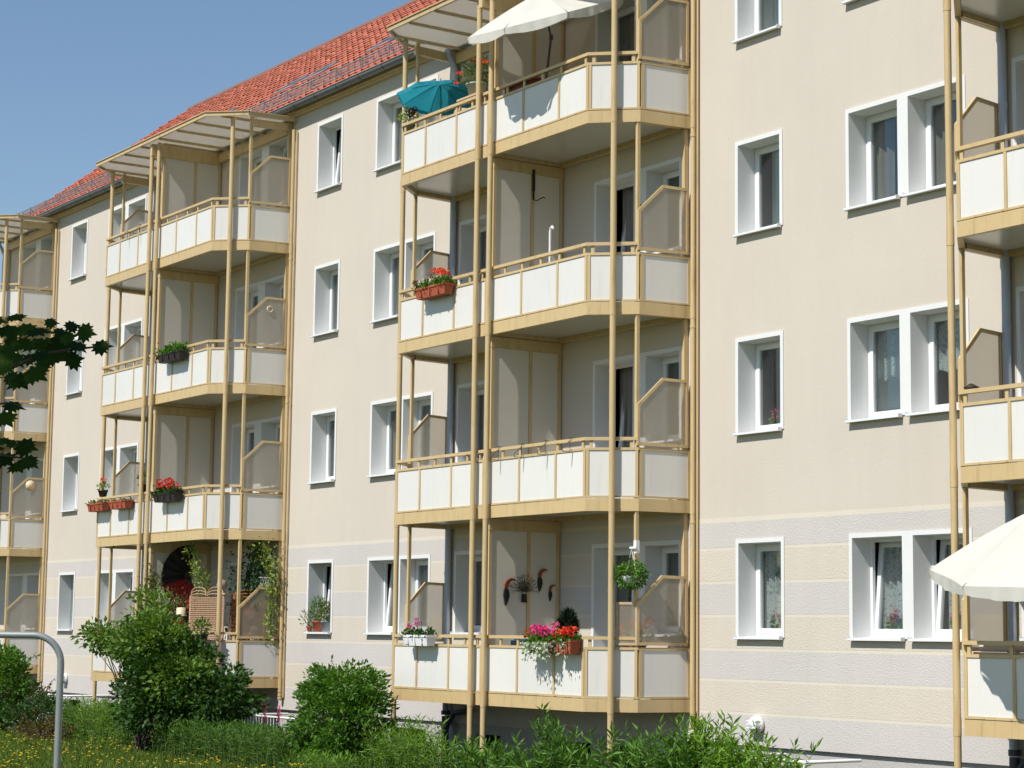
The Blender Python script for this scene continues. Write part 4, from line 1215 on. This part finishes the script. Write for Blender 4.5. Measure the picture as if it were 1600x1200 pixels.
def wicker_panel(label, x, y, z, w_, h_, mat, arches, rz=0):
    t = thing('wicker_chair', label, 'wicker chair', (x, y, z), (0, 0, rz))
    wv = MB(); nx = int(w_ / .045); nz = int(h_ / .04)
    for j in range(nz):
        pts = [(-w_ / 2 + w_ * i / nx, .012 * (1 if (i + j) % 2 else -1), .06 + j * .04) for i in range(nx + 1)]
        wv.tube(pts, .014, 5)
    for i in range(nx): wv.tube([(-w_ / 2 + w_ * (i + .5) / nx, 0, .02), (-w_ / 2 + w_ * (i + .5) / nx, 0, h_ + .05)], .009, 5)
    part('woven_back', wv, mat, t)
    fr = MB().tube([(-w_ / 2, 0, -.5), (-w_ / 2, 0, h_ + .06), (w_ / 2, 0, h_ + .06), (w_ / 2, 0, -.5)], .018, 8)
    for q in range(arches):
        c = -w_ / 2 + w_ * (q + .5) / arches; aw = w_ / arches / 2 * .92
        for zz in (1, .62, .25): fr.tube([(c + aw * math.cos(R(180 - 18 * i)), 0, h_ + .06 + .17 * zz * math.sin(R(18 * i)) ** .6 if 0 < i < 10 else h_ + .06) for i in range(11)], .012, 6)
    part('cane_frame', fr, mat, t)
    part('seat', MB().box(-w_ / 2 + .02, w_ / 2 - .02, .03, .45, -.1, -.05), mat, t)
    for s_ in (-1, 1): part('leg', MB().tube([(s_ * (w_ / 2 - .03), .42, -.1), (s_ * (w_ / 2 - .02), .44, -.5)], .018, 8), mat, t)
wicker_panel('pale wicker bench with arched back on the overgrown ground floor balcony', XA + 2.30, -1.14, .54, 1.0, 1.0, 'wicker', 2, R(14))
wicker_panel('orange wicker chair behind the frosted screen of the overgrown balcony', XA + 2.74, -.48, .54, .62, .95, 'wicker_orange', 1, R(75))
t = thing('stone_bust', 'small grey stone ball ornament among plants on the overgrown balcony', 'ornament', (XA + 2.55, -.95, 1.66))
part('base', MB().lathe([(.06, 0), (.07, .02), (.04, .06)], (0, 0, 0), 12), 'stone_bust', t); part('ball', MB().lathe([(0, .05), (.08, .08), (.11, .16), (.08, .24), (0, .27)], (0, 0, 0), 12), 'stone_bust', t)
tag(part('bust_shelf', MB().box(-.3, .3, -.10, .10, -.03, 0).tube([(-.27, 0, -1.62), (-.27, 0, -.03)], .014, 6).tube([(.27, 0, -1.62), (.27, 0, -.03)], .014, 6), 'wood_pale', None, (XA + 2.6, -.95, 1.658)), 'plain shelf carrying the stone ball ornament', 'shelf')
t = thing('garden_figure', 'small figure with pink blossoms and pale hat on the overgrown balcony', 'ornament', (XA + 1.45, -1.28, 1.06))
part('hat', MB().lathe([(.11, .16), (.10, .18), (.09, .32), (0, .33)], (0, 0, 0), 12), 'beige_plastic', t); part('body', MB().lathe([(.0, -.10), (.07, -.08), (.08, .08), (.06, .17), (0, .17)], (0, 0, 0), 12), 'terracotta', t)
for q in ((-.05, -.07, .08), (.06, -.07, .1), (.0, -.09, .02)): inst('blossom', BLO['coral'], None, t, q, None, (.7, .7, .7))
part('post', MB().tube([(0, 0, -1.0), (0, 0, -.1)], .02, 8), 'wood_pale', t)
# lattice on the screen top
lt = MB()
for i in range(8):
    lt.tube([(0, -.40 + i * .05, 0), (0, -.35 + i * .05, .16)], .005, 4).tube([(0, -.35 + i * .05, 0), (0, -.40 + i * .05, .16)], .005, 4)
lt.tube([(0, -.42, 0), (0, .02, 0)], .008, 5).tube([(0, -.42, .16), (0, .02, .16)], .008, 5)
tag(part('lattice', lt, 'white_metal', None, (XA + 3.17, -.06, 1.80)), 'small white diamond lattice on top of the overgrown balcony screen', 'lattice')

def climber(label, pts, spread, n, lsize, leaf, seed, blooms=(), aspect=.6, name='climbing_plant'):
    t = thing(name, label, 'climbing plant', pts[0], group='plants of the overgrown balcony')
    P0 = Vector(pts[0]); rg = np.random.default_rng(seed)
    Q = [Vector(p) - P0 for p in pts]
    st = MB()
    for i in range(4):
        st.tube([tuple(q + Vector(rg.normal(0, spread * .3, 3)) * (0 if j == 0 else 1)) for j, q in enumerate(Q)], .008, 5)
    part('stem', st, 'stem_green', t)
    seg = rg.integers(0, len(Q) - 1, n); u = rg.uniform(0, 1, n)
    A = np.array([tuple(q) for q in Q])
    P_ = A[seg] * (1 - u)[:, None] + A[seg + 1] * u[:, None]
    cl_ = rg.normal(0, 1, (40, 3)) * spread * .8
    P_ = P_ + cl_[rg.integers(0, 40, n)] * .8 + rg.normal(0, spread * .35, (n, 3))
    D_ = rg.normal(0, 1, (n, 3))
    inst('foliage', leaves('foliage', P_, D_, lsize, aspect, rg, droop=.2), leaf, t)
    for x, y, z, c, s in blooms: inst('blossom', BLO[c], None, t, (x, y, z), None, (s, s, s))
    return t
climber('tall yellow green climber behind the front pole of the overgrown balcony', [(XA + 1.75, -1.05, .04), (XA + 1.9, -1.0, 1.2), (XA + 1.9, -1.0, 1.9), (XA + 1.55, -1.15, 2.6)], .15, 900, .07, 'leaf_yellowgreen', 51, aspect=.4)
climber('dark creeper hanging behind the pole under the ceiling of the overgrown balcony', [(XA + 2.4, -.4, .04), (XA + 2.5, -.35, 1.4), (XA + 2.7, -.35, 2.1), (XA + 2.8, -.3, 2.55)], .28, 1500, .08, 'leaf_dark', 52)
climber('pale flowering vine at the wall end of the overgrown balcony', [(XA + 3.3, -.28, .75), (XA + 3.33, -.26, 1.7), (XA + 3.36, -.28, 2.2), (XA + 3.1, -.45, 2.72)], .10, 420, .075, 'leaf_yellowgreen', 53, [(.05, 0, 1.45, 'white', .7), (0, -.05, 1.6, 'white', .6), (.08, 0, 1.25, 'white', .6)])
climber('olive bushy plant with red blossoms left of the fans', [(XA + .35, -1.3, .04), (XA + .45, -1.3, 1.0), (XA + .30, -1.33, 1.55), (XA + .15, -1.36, 2.05)], .17, 1100, .07, 'leaf_olive', 54, [(.3, -.1, 1.5, 'white', .9), (.25, -.1, 1.42, 'red', .8), (.5, 0, 1.35, 'red', .8), (.4, -.1, 1.6, 'white', .8)], aspect=.45)
climber('blue green spruce like plant under the fans', [(XA + .75, -1.25, .04), (XA + .8, -1.25, .8), (XA + .85, -1.2, 1.2), (XA + .9, -1.2, 1.45)], .17, 900, .07, 'leaf_silver', 55, aspect=.15)
climber('brown green plant beside the smaller fan', [(XA + 1.15, -1.2, .04), (XA + 1.2, -1.2, .9), (XA + 1.15, -1.2, 1.3), (XA + 1.1, -1.2, 1.55)], .16, 600, .07, 'leaf_brown', 56)

# odds and ends on other railings
tag(part('ashtray', MB().lathe([(0, 0), (.07, 0), (.09, .03), (.05, .05), (.02, .07), (0, .075)], (0, 0, 0), 12), 'dark_box', None, (5.68, -1.34, 3.722)), 'small dark dish on the handrail of the right balcony stack', 'dish')
tag(part('folded_cloth', MB().prism([(-.25, -.1, 0), (.3, -.1, 0), (.3, .1, .0), (-.25, .1, .0)], (0, 0, .05)).prism([(-.2, -.085, .052), (.28, -.09, .052), (.28, .08, .052), (-.2, .08, .052)], (.01, 0, .03)), 'cloth_teal', None, (6.88, -1.32, 3.62)), 'folded pale turquoise cloth behind the right stack railing', 'cloth')
tag(part('cloth_rack', MB().box(-.35, .35, -.09, .09, -.03, 0).box(-.33, -.3, -.07, .07, -.778, -.03).box(.3, .33, -.07, .07, -.778, -.03), 'white_metal', None, (6.88, -1.32, 3.618)), 'white rack under the folded turquoise cloth', 'rack')
pot_plant('rail_flower', 'pink flower behind the lowest right railing under the white parasol', 'potted plant', (7.35, -1.05, .55), .12, .3, 'grey_pot', 'leaf_mid', (.16, .14, .14), 120, .06, [(.0, -.05, .22, 'pink', 1.1), (.05, 0, .16, 'pink', 1.0), (-.06, 0, .18, 'pink', .9)], seed=43)
tag(part('plant_stool', MB().box(-.16, .16, -.16, .16, -.03, 0).box(-.14, -.11, -.14, -.11, -.508, -.03).box(.11, .14, -.14, -.11, -.508, -.03).box(-.14, -.11, .11, .14, -.508, -.03).box(.11, .14, .11, .14, -.508, -.03), 'wood_pale', None, (7.35, -1.05, .548)), 'wooden stool under the pink flower at the lower right balcony', 'stool')
tag(part('rolled_mat', MB().tube([(-.35, 0, 0), (.35, 0, 0)], .05, 12), 'lilac_cloth', None, (6.05, -1.26, .85)), 'pale rolled mat lying behind the lowest right railing', 'mat')
tag(part('mat_bench', MB().box(-.4, .4, -.08, .08, .70, .75).box(-.38, -.35, -.07, .07, 0, .70).box(.35, .38, -.07, .07, 0, .70), 'wood_pale', None, (6.05, -1.26, .045)), 'narrow bench under the rolled mat on the lowest right balcony', 'bench')
dm = MB(); dm.tube([(0, .055 * math.cos(R(i * 20)), .055 * math.sin(R(i * 20))) for i in range(19)], .014, 6)
tag(part('ring_ornament', dm, 'beige_plastic', None, (XA + 3.215, -.42, 7.14)), 'small beige ring ornament on the frosted screen of left tower, third level', 'ornament')
tag(part('plate_ornament', MB().lathe([(0, 0), (.12, .0), (.13, .012), (0, .014)], (0, 0, 0), 14), 'beige_plastic', None, (XC0 - 2 * PER + 3.205, -.42, 4.38), (0, R(90), 0)), 'round beige plate on the frosted screen of the far left stack', 'ornament')

# ------------------------------------------------------------------ white railings of the basement stairs
def railing(label, xa, xb, y, zt):
    t = thing('stair_railing', label, 'railing', (xa, y, GZ), group='white stair railings by the basement')
    L = xb - xa; h = zt - GZ
    part('top_rail', MB().tube([(0, .95, h), (0, 0, h), (L, 0, h), (L, .95, h)], .022, 8), 'white_metal', t)
    part('bottom_rail', MB().tube([(0, 0, .12), (L, 0, .12)], .014, 6), 'white_metal', t)
    i = 0
    while i * .115 < L:
        part('baluster', MB().tube([(i * .115, 0, .12 if i else 0), (i * .115, 0, h)], .009, 6), 'white_metal', t); i += 1
    part('post', MB().tube([(L, 0, 0), (L, 0, h)], .02, 8), 'white_metal', t)
railing('white baluster railing beside the round bush at the basement stairs', -13.0, -10.2, -1.0, -.60)
railing('white baluster railing at the basement stairs near the lower right corner', 1.05, 2.48, -1.0, -.60)
railing('white baluster railing behind the shrubs at the far left', -24.9, -21.6, -1.0, -.52)

# ------------------------------------------------------------------ bent galvanised pipe frame on the lawn
arc = [(0, 0, 0), (0, 0, 1.86)] + [(-.0 - .30 * (1 - math.cos(R(a))), 0, 1.86 + .30 * math.sin(R(a))) for a in range(10, 91, 10)]
bend = [Vector((x, y, z)) for x, y, z in arc]
lx = 1.75
pts = [tuple(p) for p in bend] + [(-lx, 0, 2.16)] + [(-lx - .30 * math.sin(R(a)), 0, 1.86 + .30 * math.cos(R(a))) for a in range(10, 91, 10)] + [(-lx - .30, 0, 0)]
cf_ = thing('carpet_frame', 'bent grey galvanised pipe frame standing on the lawn at left', 'pipe frame', (.70, -10.02, GZ), (0, 0, R(56)))
part('pipe', MB().tube(pts, .037, 14), 'galvanised', cf_)
part('footing', MB().lathe([(.09, -.02), (.09, .03), (.05, .05)], (0, 0, 0), 12).lathe([(.09, -.02), (.09, .03), (.05, .05)], (-lx - .30, 0, 0), 12), 'plinth', cf_)

# ------------------------------------------------------------------ shrubs, trees, grass
def shrub(name, label, c, r, ncl, per, cr, lsize, leaf, seed, aspect=.5, base=None, cat='shrub', stems=7, extra=None, group=None):
    b = Vector((c[0], c[1], GZ))
    t = thing(name, label, cat, b, group=group)
    rg = np.random.default_rng(seed)
    P_, D_, cc = clumps(rg, ncl, per, (0, 0, c[2] - GZ), r, cr, zmin=.02)
    if extra:
        for (ex, er, en) in extra:
            p2, d2, c2 = clumps(rg, en, per, (ex[0] - c[0], ex[1] - c[1], ex[2] - GZ), er, cr, zmin=.02)
            P_ = np.concatenate([P_, p2]); D_ = np.concatenate([D_, d2]); cc = np.concatenate([cc, c2])
    st = MB()
    for q in range(ncl // 2):
        a0 = Vector(cc[rg.integers(0, len(cc))]); dr = Vector((a0.x * rg.uniform(.4, 1.1), a0.y * .6, abs(rg.normal(.5, .3)) + .1)).normalized()
        ll = rg.uniform(.25, .55); pp = [a0 + dr * (ll * f) + Vector((0, 0, -.16 * ll * f * f * 2)) for f in (0, .25, .5, .75, 1.0)]
        st.tube([tuple(v) for v in pp], [.006, .005, .004, .003, .002], 4, cap=False)
        for f in np.linspace(.15, 1, 11):
            v = a0 + dr * (ll * f) + Vector((0, 0, -.32 * ll * f * f))
            P_ = np.concatenate([P_, np.array([tuple(v)])]); D_ = np.concatenate([D_, np.array([[dr.x + rg.normal(0, .7), dr.y + rg.normal(0, .7), dr.z * .4 + rg.normal(0, .3)]])])
    inst('crown', leaves('crown', P_, D_, lsize, aspect, rg, droop=.15), leaf, t)
    for q in cc[rg.permutation(len(cc))[:max(stems * 4, len(cc) // 2)]]:
        a = Vector((rg.normal(0, .12), rg.normal(0, .1), 0))
        q = Vector(q); mid = a.lerp(q, .5) + Vector((rg.normal(0, .06), rg.normal(0, .06), .1))
        st.tube([tuple(a), tuple(mid), tuple(q)], [.02, .012, .005], 5)
    part('trunk', st, 'bark', t)
    return t
shrub('broadleaf_shrub', 'large dark broadleaf shrub in front of the overgrown left balcony', (-12.35, -2.75, -.2), (1.3, .8, 1.0), 100, 90, (.3, .28, .2), .10, 'leaf_dark', 61, .62,
      extra=[((-12.7, -2.7, .45), (1.35, .6, .4), 60), ((-10.7, -2.6, -.2), (.8, .5, .55), 30)])
shrub('flowering_shrub', 'spreading shrub with bright green top leaves growing over the large dark one', (-13.0, -2.95, .72), (1.15, .45, .42), 52, 60, (.28, .24, .18), .105, 'leaf_shrub', 62, .6,
      extra=[((-13.6, -2.7, 1.15), (.5, .3, .45), 16), ((-15.0, -2.9, .78), (1.0, .35, .2), 22), ((-11.6, -2.9, .1), (.8, .4, .45), 26)])
shrub('round_shrub', 'round medium green shrub standing left of the middle balcony stack', (-6.95, -2.3, -.42), (1.0, .7, .66), 90, 80, (.24, .22, .16), .085, 'leaf_mid', 63, .5,
      extra=[((-6.8, -2.3, .1), (.62, .5, .3), 34), ((-7.0, -2.3, -.95), (.95, .6, .4), 40)])
shrub('broadleaf_shrub', 'dark green shrub at the left edge below the far balconies', (-20.9, -2.9, -.35), (.95, .7, .85), 60, 70, (.3, .28, .2), .11, 'leaf_mid', 64, .55)
shrub('low_shrub', 'low dark rounded shrub at the left edge behind the lawn', (-18.6, -2.7, -.88), (1.15, .6, .42), 60, 70, (.24, .22, .14), .07, 'leaf_dark', 65, .5)
shrub('low_shrub', 'brownish mound shaped shrub at the lawn edge on the left', (-17.2, -3.1, -1.08), (.9, .5, .26), 40, 70, (.2, .2, .1), .055, 'leaf_brown', 66, .4)
shrub('low_shrub', 'reddish brown low bush beneath the far left balconies', (-21.6, -1.9, -.55), (.9, .4, .4), 30, 60, (.22, .2, .14), .07, 'leaf_brown', 67, .45)

def herb_patch(name, label, x0, x1, y0, y1, hmin, hmax, nst, leaf, seed, llen=.11, asp=.16, top=None, lean=.2, whorl=.03, cat='herbs'):
    """clump of upright leafy stems (narrow leaves all along each stem)"""
    t = thing(name, label, cat, ((x0 + x1) / 2, (y0 + y1) / 2, GZ), group='leafy herb clumps along the plinth')
    rg = np.random.default_rng(seed)
    P_ = []; D_ = []; st = MB()
    for i in range(nst):
        bx = rg.uniform(x0, x1); by = rg.uniform(y0, y1)
        f = (bx - x0) / (x1 - x0)
        h = rg.uniform(hmin, hmax) * (top(f) if top else 1.0)
        ln = rg.normal(0, lean, 2) * h
        b = np.array([bx - (x0 + x1) / 2, by - (y0 + y1) / 2, 0])
        m = int(h / whorl)
        zz = np.linspace(.12, 1, m)
        ph = rg.uniform(0, 6) + np.arange(m) * 2.4
        q = b + np.stack([ln[0] * zz ** 2, ln[1] * zz ** 2, h * zz], 1)
        P_.append(q); D_.append(np.stack([np.cos(ph), np.sin(ph), np.full(m, .55) + .7 * (zz > .9)], 1))
        st.tube([tuple(b), tuple(b + np.array([ln[0] * .25, ln[1] * .25, h * .5])), tuple(b + np.array([ln[0], ln[1], h]))], [.006, .005, .002], 4, cap=False)
    inst('foliage', leaves('foliage', np.concatenate(P_), np.concatenate(D_), llen, asp, rg, jit=.25, droop=.1), leaf, t)
    part('stem', st, 'stem_green', t)
    return t
herb_patch('herb_clump', 'bright feathery herbs between the round shrub and the paired poles', -5.5, -3.7, -2.7, -2.0, .42, .95, 210, 'leaf_bright', 71, top=lambda f: .75 + .3 * math.sin(f * 3.0 + .3))
herb_patch('herb_clump', 'tall willow leaved herbs in front of the middle balcony stack', -3.3, .2, -2.6, -1.9, .40, 1.12, 330, 'leaf_mid', 72, llen=.15, asp=.22, top=lambda f: .58 + .42 * math.exp(-((f - .66) / .12) ** 2) + .12 * math.sin(f * 21))
herb_patch('herb_clump', 'dense willow leaved herbs right of the chamfer pole, below the side screen', .1, 1.7, -2.5, -1.8, .42, 1.05, 230, 'leaf_mid', 73, llen=.15, asp=.22, top=lambda f: .80 + .2 * math.sin(f * 9 + 1))
herb_patch('herb_clump', 'grassy willow leaved herbs below the round wall lamp', 1.0, 2.75, -2.0, -1.35, .42, 1.15, 230, 'leaf_bright', 74, llen=.15, asp=.22, top=lambda f: 1.0 - .18 * f + .12 * math.sin(f * 14))
herb_patch('herb_clump', 'fine light green herbs at the lawn edge left of the large dark shrub', -17.2, -14.2, -2.9, -2.1, .5, .9, 420, 'leaf_bright', 75, llen=.10)
herb_patch('herb_clump', 'long low green hedge of herbs between large dark shrub and round shrub', -11.9, -7.2, -3.3, -2.4, .45, .72, 900, 'leaf_mid', 76, llen=.10)
herb_patch('herb_clump', 'low bright herbs in front of the round shrub', -8.2, -5.3, -3.2, -2.7, .22, .40, 380, 'leaf_bright', 77, llen=.10)
herb_patch('herb_clump', 'thin weeds at the foot of the wall near the lower right corner', 3.9, 5.1, -1.4, -.9, .35, .72, 26, 'leaf_olive', 78, llen=.09)
# pink lupin spikes by the railing
for x, y, lab in ((-11.6, -1.25, 'left'), (-11.05, -1.25, 'right')):
    t = thing('foxglove', 'pink flower spike by the white railing, ' + lab + ' of two', 'flower', (x, y, GZ), group='pink flower spikes')
    part('stem', MB().tube([(0, 0, 0), (.01, 0, .9)], .007, 5), 'stem_green', t)
    P_ = np.stack([RNG.normal(0, .02, 70), RNG.normal(0, .02, 70), RNG.uniform(.62, .95, 70)], 1)
    inst('blossom', leaves('blossom', P_, np.stack([RNG.normal(0, 1, 70), RNG.normal(0, 1, 70), np.zeros(70)], 1), .035, .9, RNG), 'petal_pink', t)

# lawn: blades and yellow flower heads
n = 90000
rg = np.random.default_rng(81)
X = rg.uniform(-24, -4, n); Yv = rg.uniform(-9.5, -2.6, n)
keep = np.ones(n, bool)
P_ = np.stack([X, Yv, np.full(n, GZ)], 1)
D_ = np.stack([rg.normal(0, .35, n), rg.normal(0, .35, n), np.ones(n)], 1)
o = inst('grass', leaves('grass', P_, D_, .15, .09, rg, jit=.1), 'grass', None); o['kind'] = 'stuff'
o['label'] = 'tall lawn grass in the lower left corner'; o['category'] = 'grass'
n = 1700
X = rg.uniform(-24, -4, n); Yv = rg.uniform(-9.5, -2.7, n)
# clustered density
dn = np.sin(X * 1.3 + np.sin(Yv * 2)) * np.sin(Yv * 1.7 + X * .4)
k = rg.uniform(-1, 1, n) < dn * 1.3 + .1
X = X[k]; Yv = Yv[k]; n = len(X)
hh = rg.uniform(.13, .26, n)
a = rg.uniform(0, 6.28, (n, 6))
V = []; F = []
ang6 = np.arange(6) * math.pi / 3
rad = rg.uniform(.016, .026, n)
C_ = np.stack([X, Yv, GZ + hh + .008], 1)
ringv = np.stack([X[:, None] + rad[:, None] * np.cos(ang6), Yv[:, None] + rad[:, None] * np.sin(ang6), np.repeat((GZ + hh)[:, None], 6, 1)], 2)
V = np.concatenate([C_[:, None, :], ringv], 1).reshape(-1, 3)
i7 = np.arange(n)[:, None] * 7
F = np.concatenate([i7 + np.array([[0, 1 + j, 1 + (j + 1) % 6]]) for j in range(6)], 0)
o = inst('lawn_flowers', np_mesh('lawn_flowers', V, F), 'petal_yellow', None); o['kind'] = 'stuff'
o['label'] = 'scattered yellow flower heads over the lawn'; o['category'] = 'flowers'

# maple tree whose trunk stands left of the picture; one branch reaches in
def maple_leaf():
    tips = [(0, 1.0), (.22, .62), (.36, .70), (.40, .52), (.72, .62), (.62, .40), (.98, .28), (.66, .12), (.78, -.10), (.42, -.12), (.40, -.36), (.10, -.22), (0, -.25)]
    out = [(x, y) for x, y in tips] + [(-x, y) for x, y in tips[-2:0:-1]]
    vs = [(0, .15, 0.03)] + [(x, y, -.10 * (x * x + max(0, y - .1) ** 2)) for x, y in out]
    n = len(out)
    fs = [(0, 1 + (i + 1) % n, 1 + i) for i in range(n)]
    b = MB().add(vs, fs, False)
    b.tube([(0, -.25, 0), (0, -.55, .03), (.03, -.85, .1)], .014, 4, cap=False)
    return setmat(b.mesh('leaf'), 'leaf_maple')
mm = maple_leaf()
LEAVES = [(16.075, -16.304, 1.835, 0.052), (15.983, -16.165, 1.84, 0.058), (16.099, -16.145, 1.815, 0.057), (16.01, -16.067, 1.819, 0.067), (16.021, -16.02, 1.774, 0.094), (16.248, -16.182, 1.742, 0.073), (16.259, -16.202, 1.693, 0.085), (15.844, -16.089, 1.76, 0.078), (16.077, -16.246, 1.672, 0.087), (16.065, -16.282, 1.653, 0.065), (15.685, -16.172, 1.705, 0.069), (15.946, -16.283, 1.814, 0.066), (15.799, -16.177, 1.845, 0.068), (15.99, -16.209, 1.81, 0.067), (15.933, -16.151, 1.822, 0.067), (16.182, -16.213, 1.785, 0.06), (15.869, -16.243, 1.793, 0.072), (15.774, -16.176, 1.802, 0.078), (15.962, -16.203, 1.778, 0.076), (15.879, -16.133, 1.794, 0.077), (15.932, -16.114, 1.784, 0.072), (16.184, -16.271, 1.712, 0.077), (15.835, -16.172, 1.746, 0.073), (15.955, -16.147, 1.757, 0.076), (16.016, -16.313, 1.736, 0.074), (16.139, -16.361, 1.675, 0.068), (15.739, -16.188, 1.608, 0.101), (15.914, -16.27, 1.554, 0.075), (15.786, -16.225, 1.492, 0.063), (15.742, -16.144, 1.483, 0.078), (15.801, -16.205, 1.485, 0.068), (15.708, -16.144, 1.427, 0.078), (15.98, -16.213, 1.42, 0.075), (15.741, -16.206, 1.441, 0.068), (16.053, -16.14, 1.787, 0.066), (15.771, -16.105, 1.738, 0.069), (15.753, -16.187, 1.753, 0.078), (16.096, -16.379, 1.738, 0.077), (16.062, -16.374, 1.648, 0.078), (16.01, -16.36, 1.559, 0.078), (15.638, -16.22, 1.479, 0.083), (15.938, -16.33, 1.838, 0.075)]
TB = Vector((15.03, -16.95, GZ))
mt = thing('maple_tree', 'dark green maple whose leafy branch reaches in from the left edge', 'tree', TB)
tr = MB().tube([(0, 0, -.1), (.02, 0, 1.2), (.0, .05, 2.6), (-.1, -.3, 4.2), (0, -.8, 5.6)], [.17, .14, .12, .09, .04], 12)
tr.tube([(.0, .05, 2.6), (.4, -.6, 4.0), (.7, -1.2, 5.2)], [.08, .06, .02], 8).tube([(0, 0, 2.3), (-.5, -.5, 3.8), (-.9, -.9, 5.0)], [.08, .05, .02], 8)
part('trunk', tr, 'bark', mt)
lim = MB()
def loc_(p): return tuple(Vector(p) - TB)
lim.tube([(0, 0.02, 2.45), loc_((15.2, -16.68, 1.5)), loc_((15.387, -16.508, 1.642)), loc_((15.646, -16.309, 1.673)), loc_((15.836, -16.216, 1.716)), loc_((15.99, -16.174, 1.745)), loc_((16.078, -16.047, 1.766))], [.03, .02, .013, .009, .007, .005, .003], 7)
lim.tube([loc_(p) for p in ((15.387, -16.508, 1.642), (15.617, -16.336, 1.594), (15.815, -16.224, 1.605))], [.008, .006, .003], 6)
lim.tube([loc_(p) for p in ((15.387, -16.508, 1.642), (15.596, -16.345, 1.495), (15.789, -16.228, 1.449), (15.933, -16.189, 1.426))], [.008, .006, .004, .003], 6)
part('limb', lim, 'bark', mt)
rl = random.Random(9)
view = (CAM - Vector((15.9, -16.2, 1.7))).normalized()
for x, y, z, s in LEAVES:
    up = Vector((rl.uniform(-.3, .3), rl.uniform(-.3, .3), 1)) * .7 + view * rl.uniform(.35, .9)
    up.normalize()
    d = Vector((.557 * rl.uniform(.2, 1.0), .83 * rl.uniform(.2, 1.0), rl.uniform(-.75, .25)))
    d = (d - up * d.dot(up)).normalized()
    mtx = Matrix((d.cross(up), d, up)).transposed()
    s *= rl.uniform(.5, .82)
    inst('leaf', mm, None, mt, Vector((x, y, z)) - TB, mtx.to_euler(), (s, s, s))
P_, D_, cc = clumps(np.random.default_rng(91), 130, 40, (.55, -1.75, 5.6), (2.1, 1.7, 1.5), (.45, .45, .3))
o = inst('crown', leaves('crown', P_, D_, .17, .8, np.random.default_rng(92)), 'leaf_maple', mt)
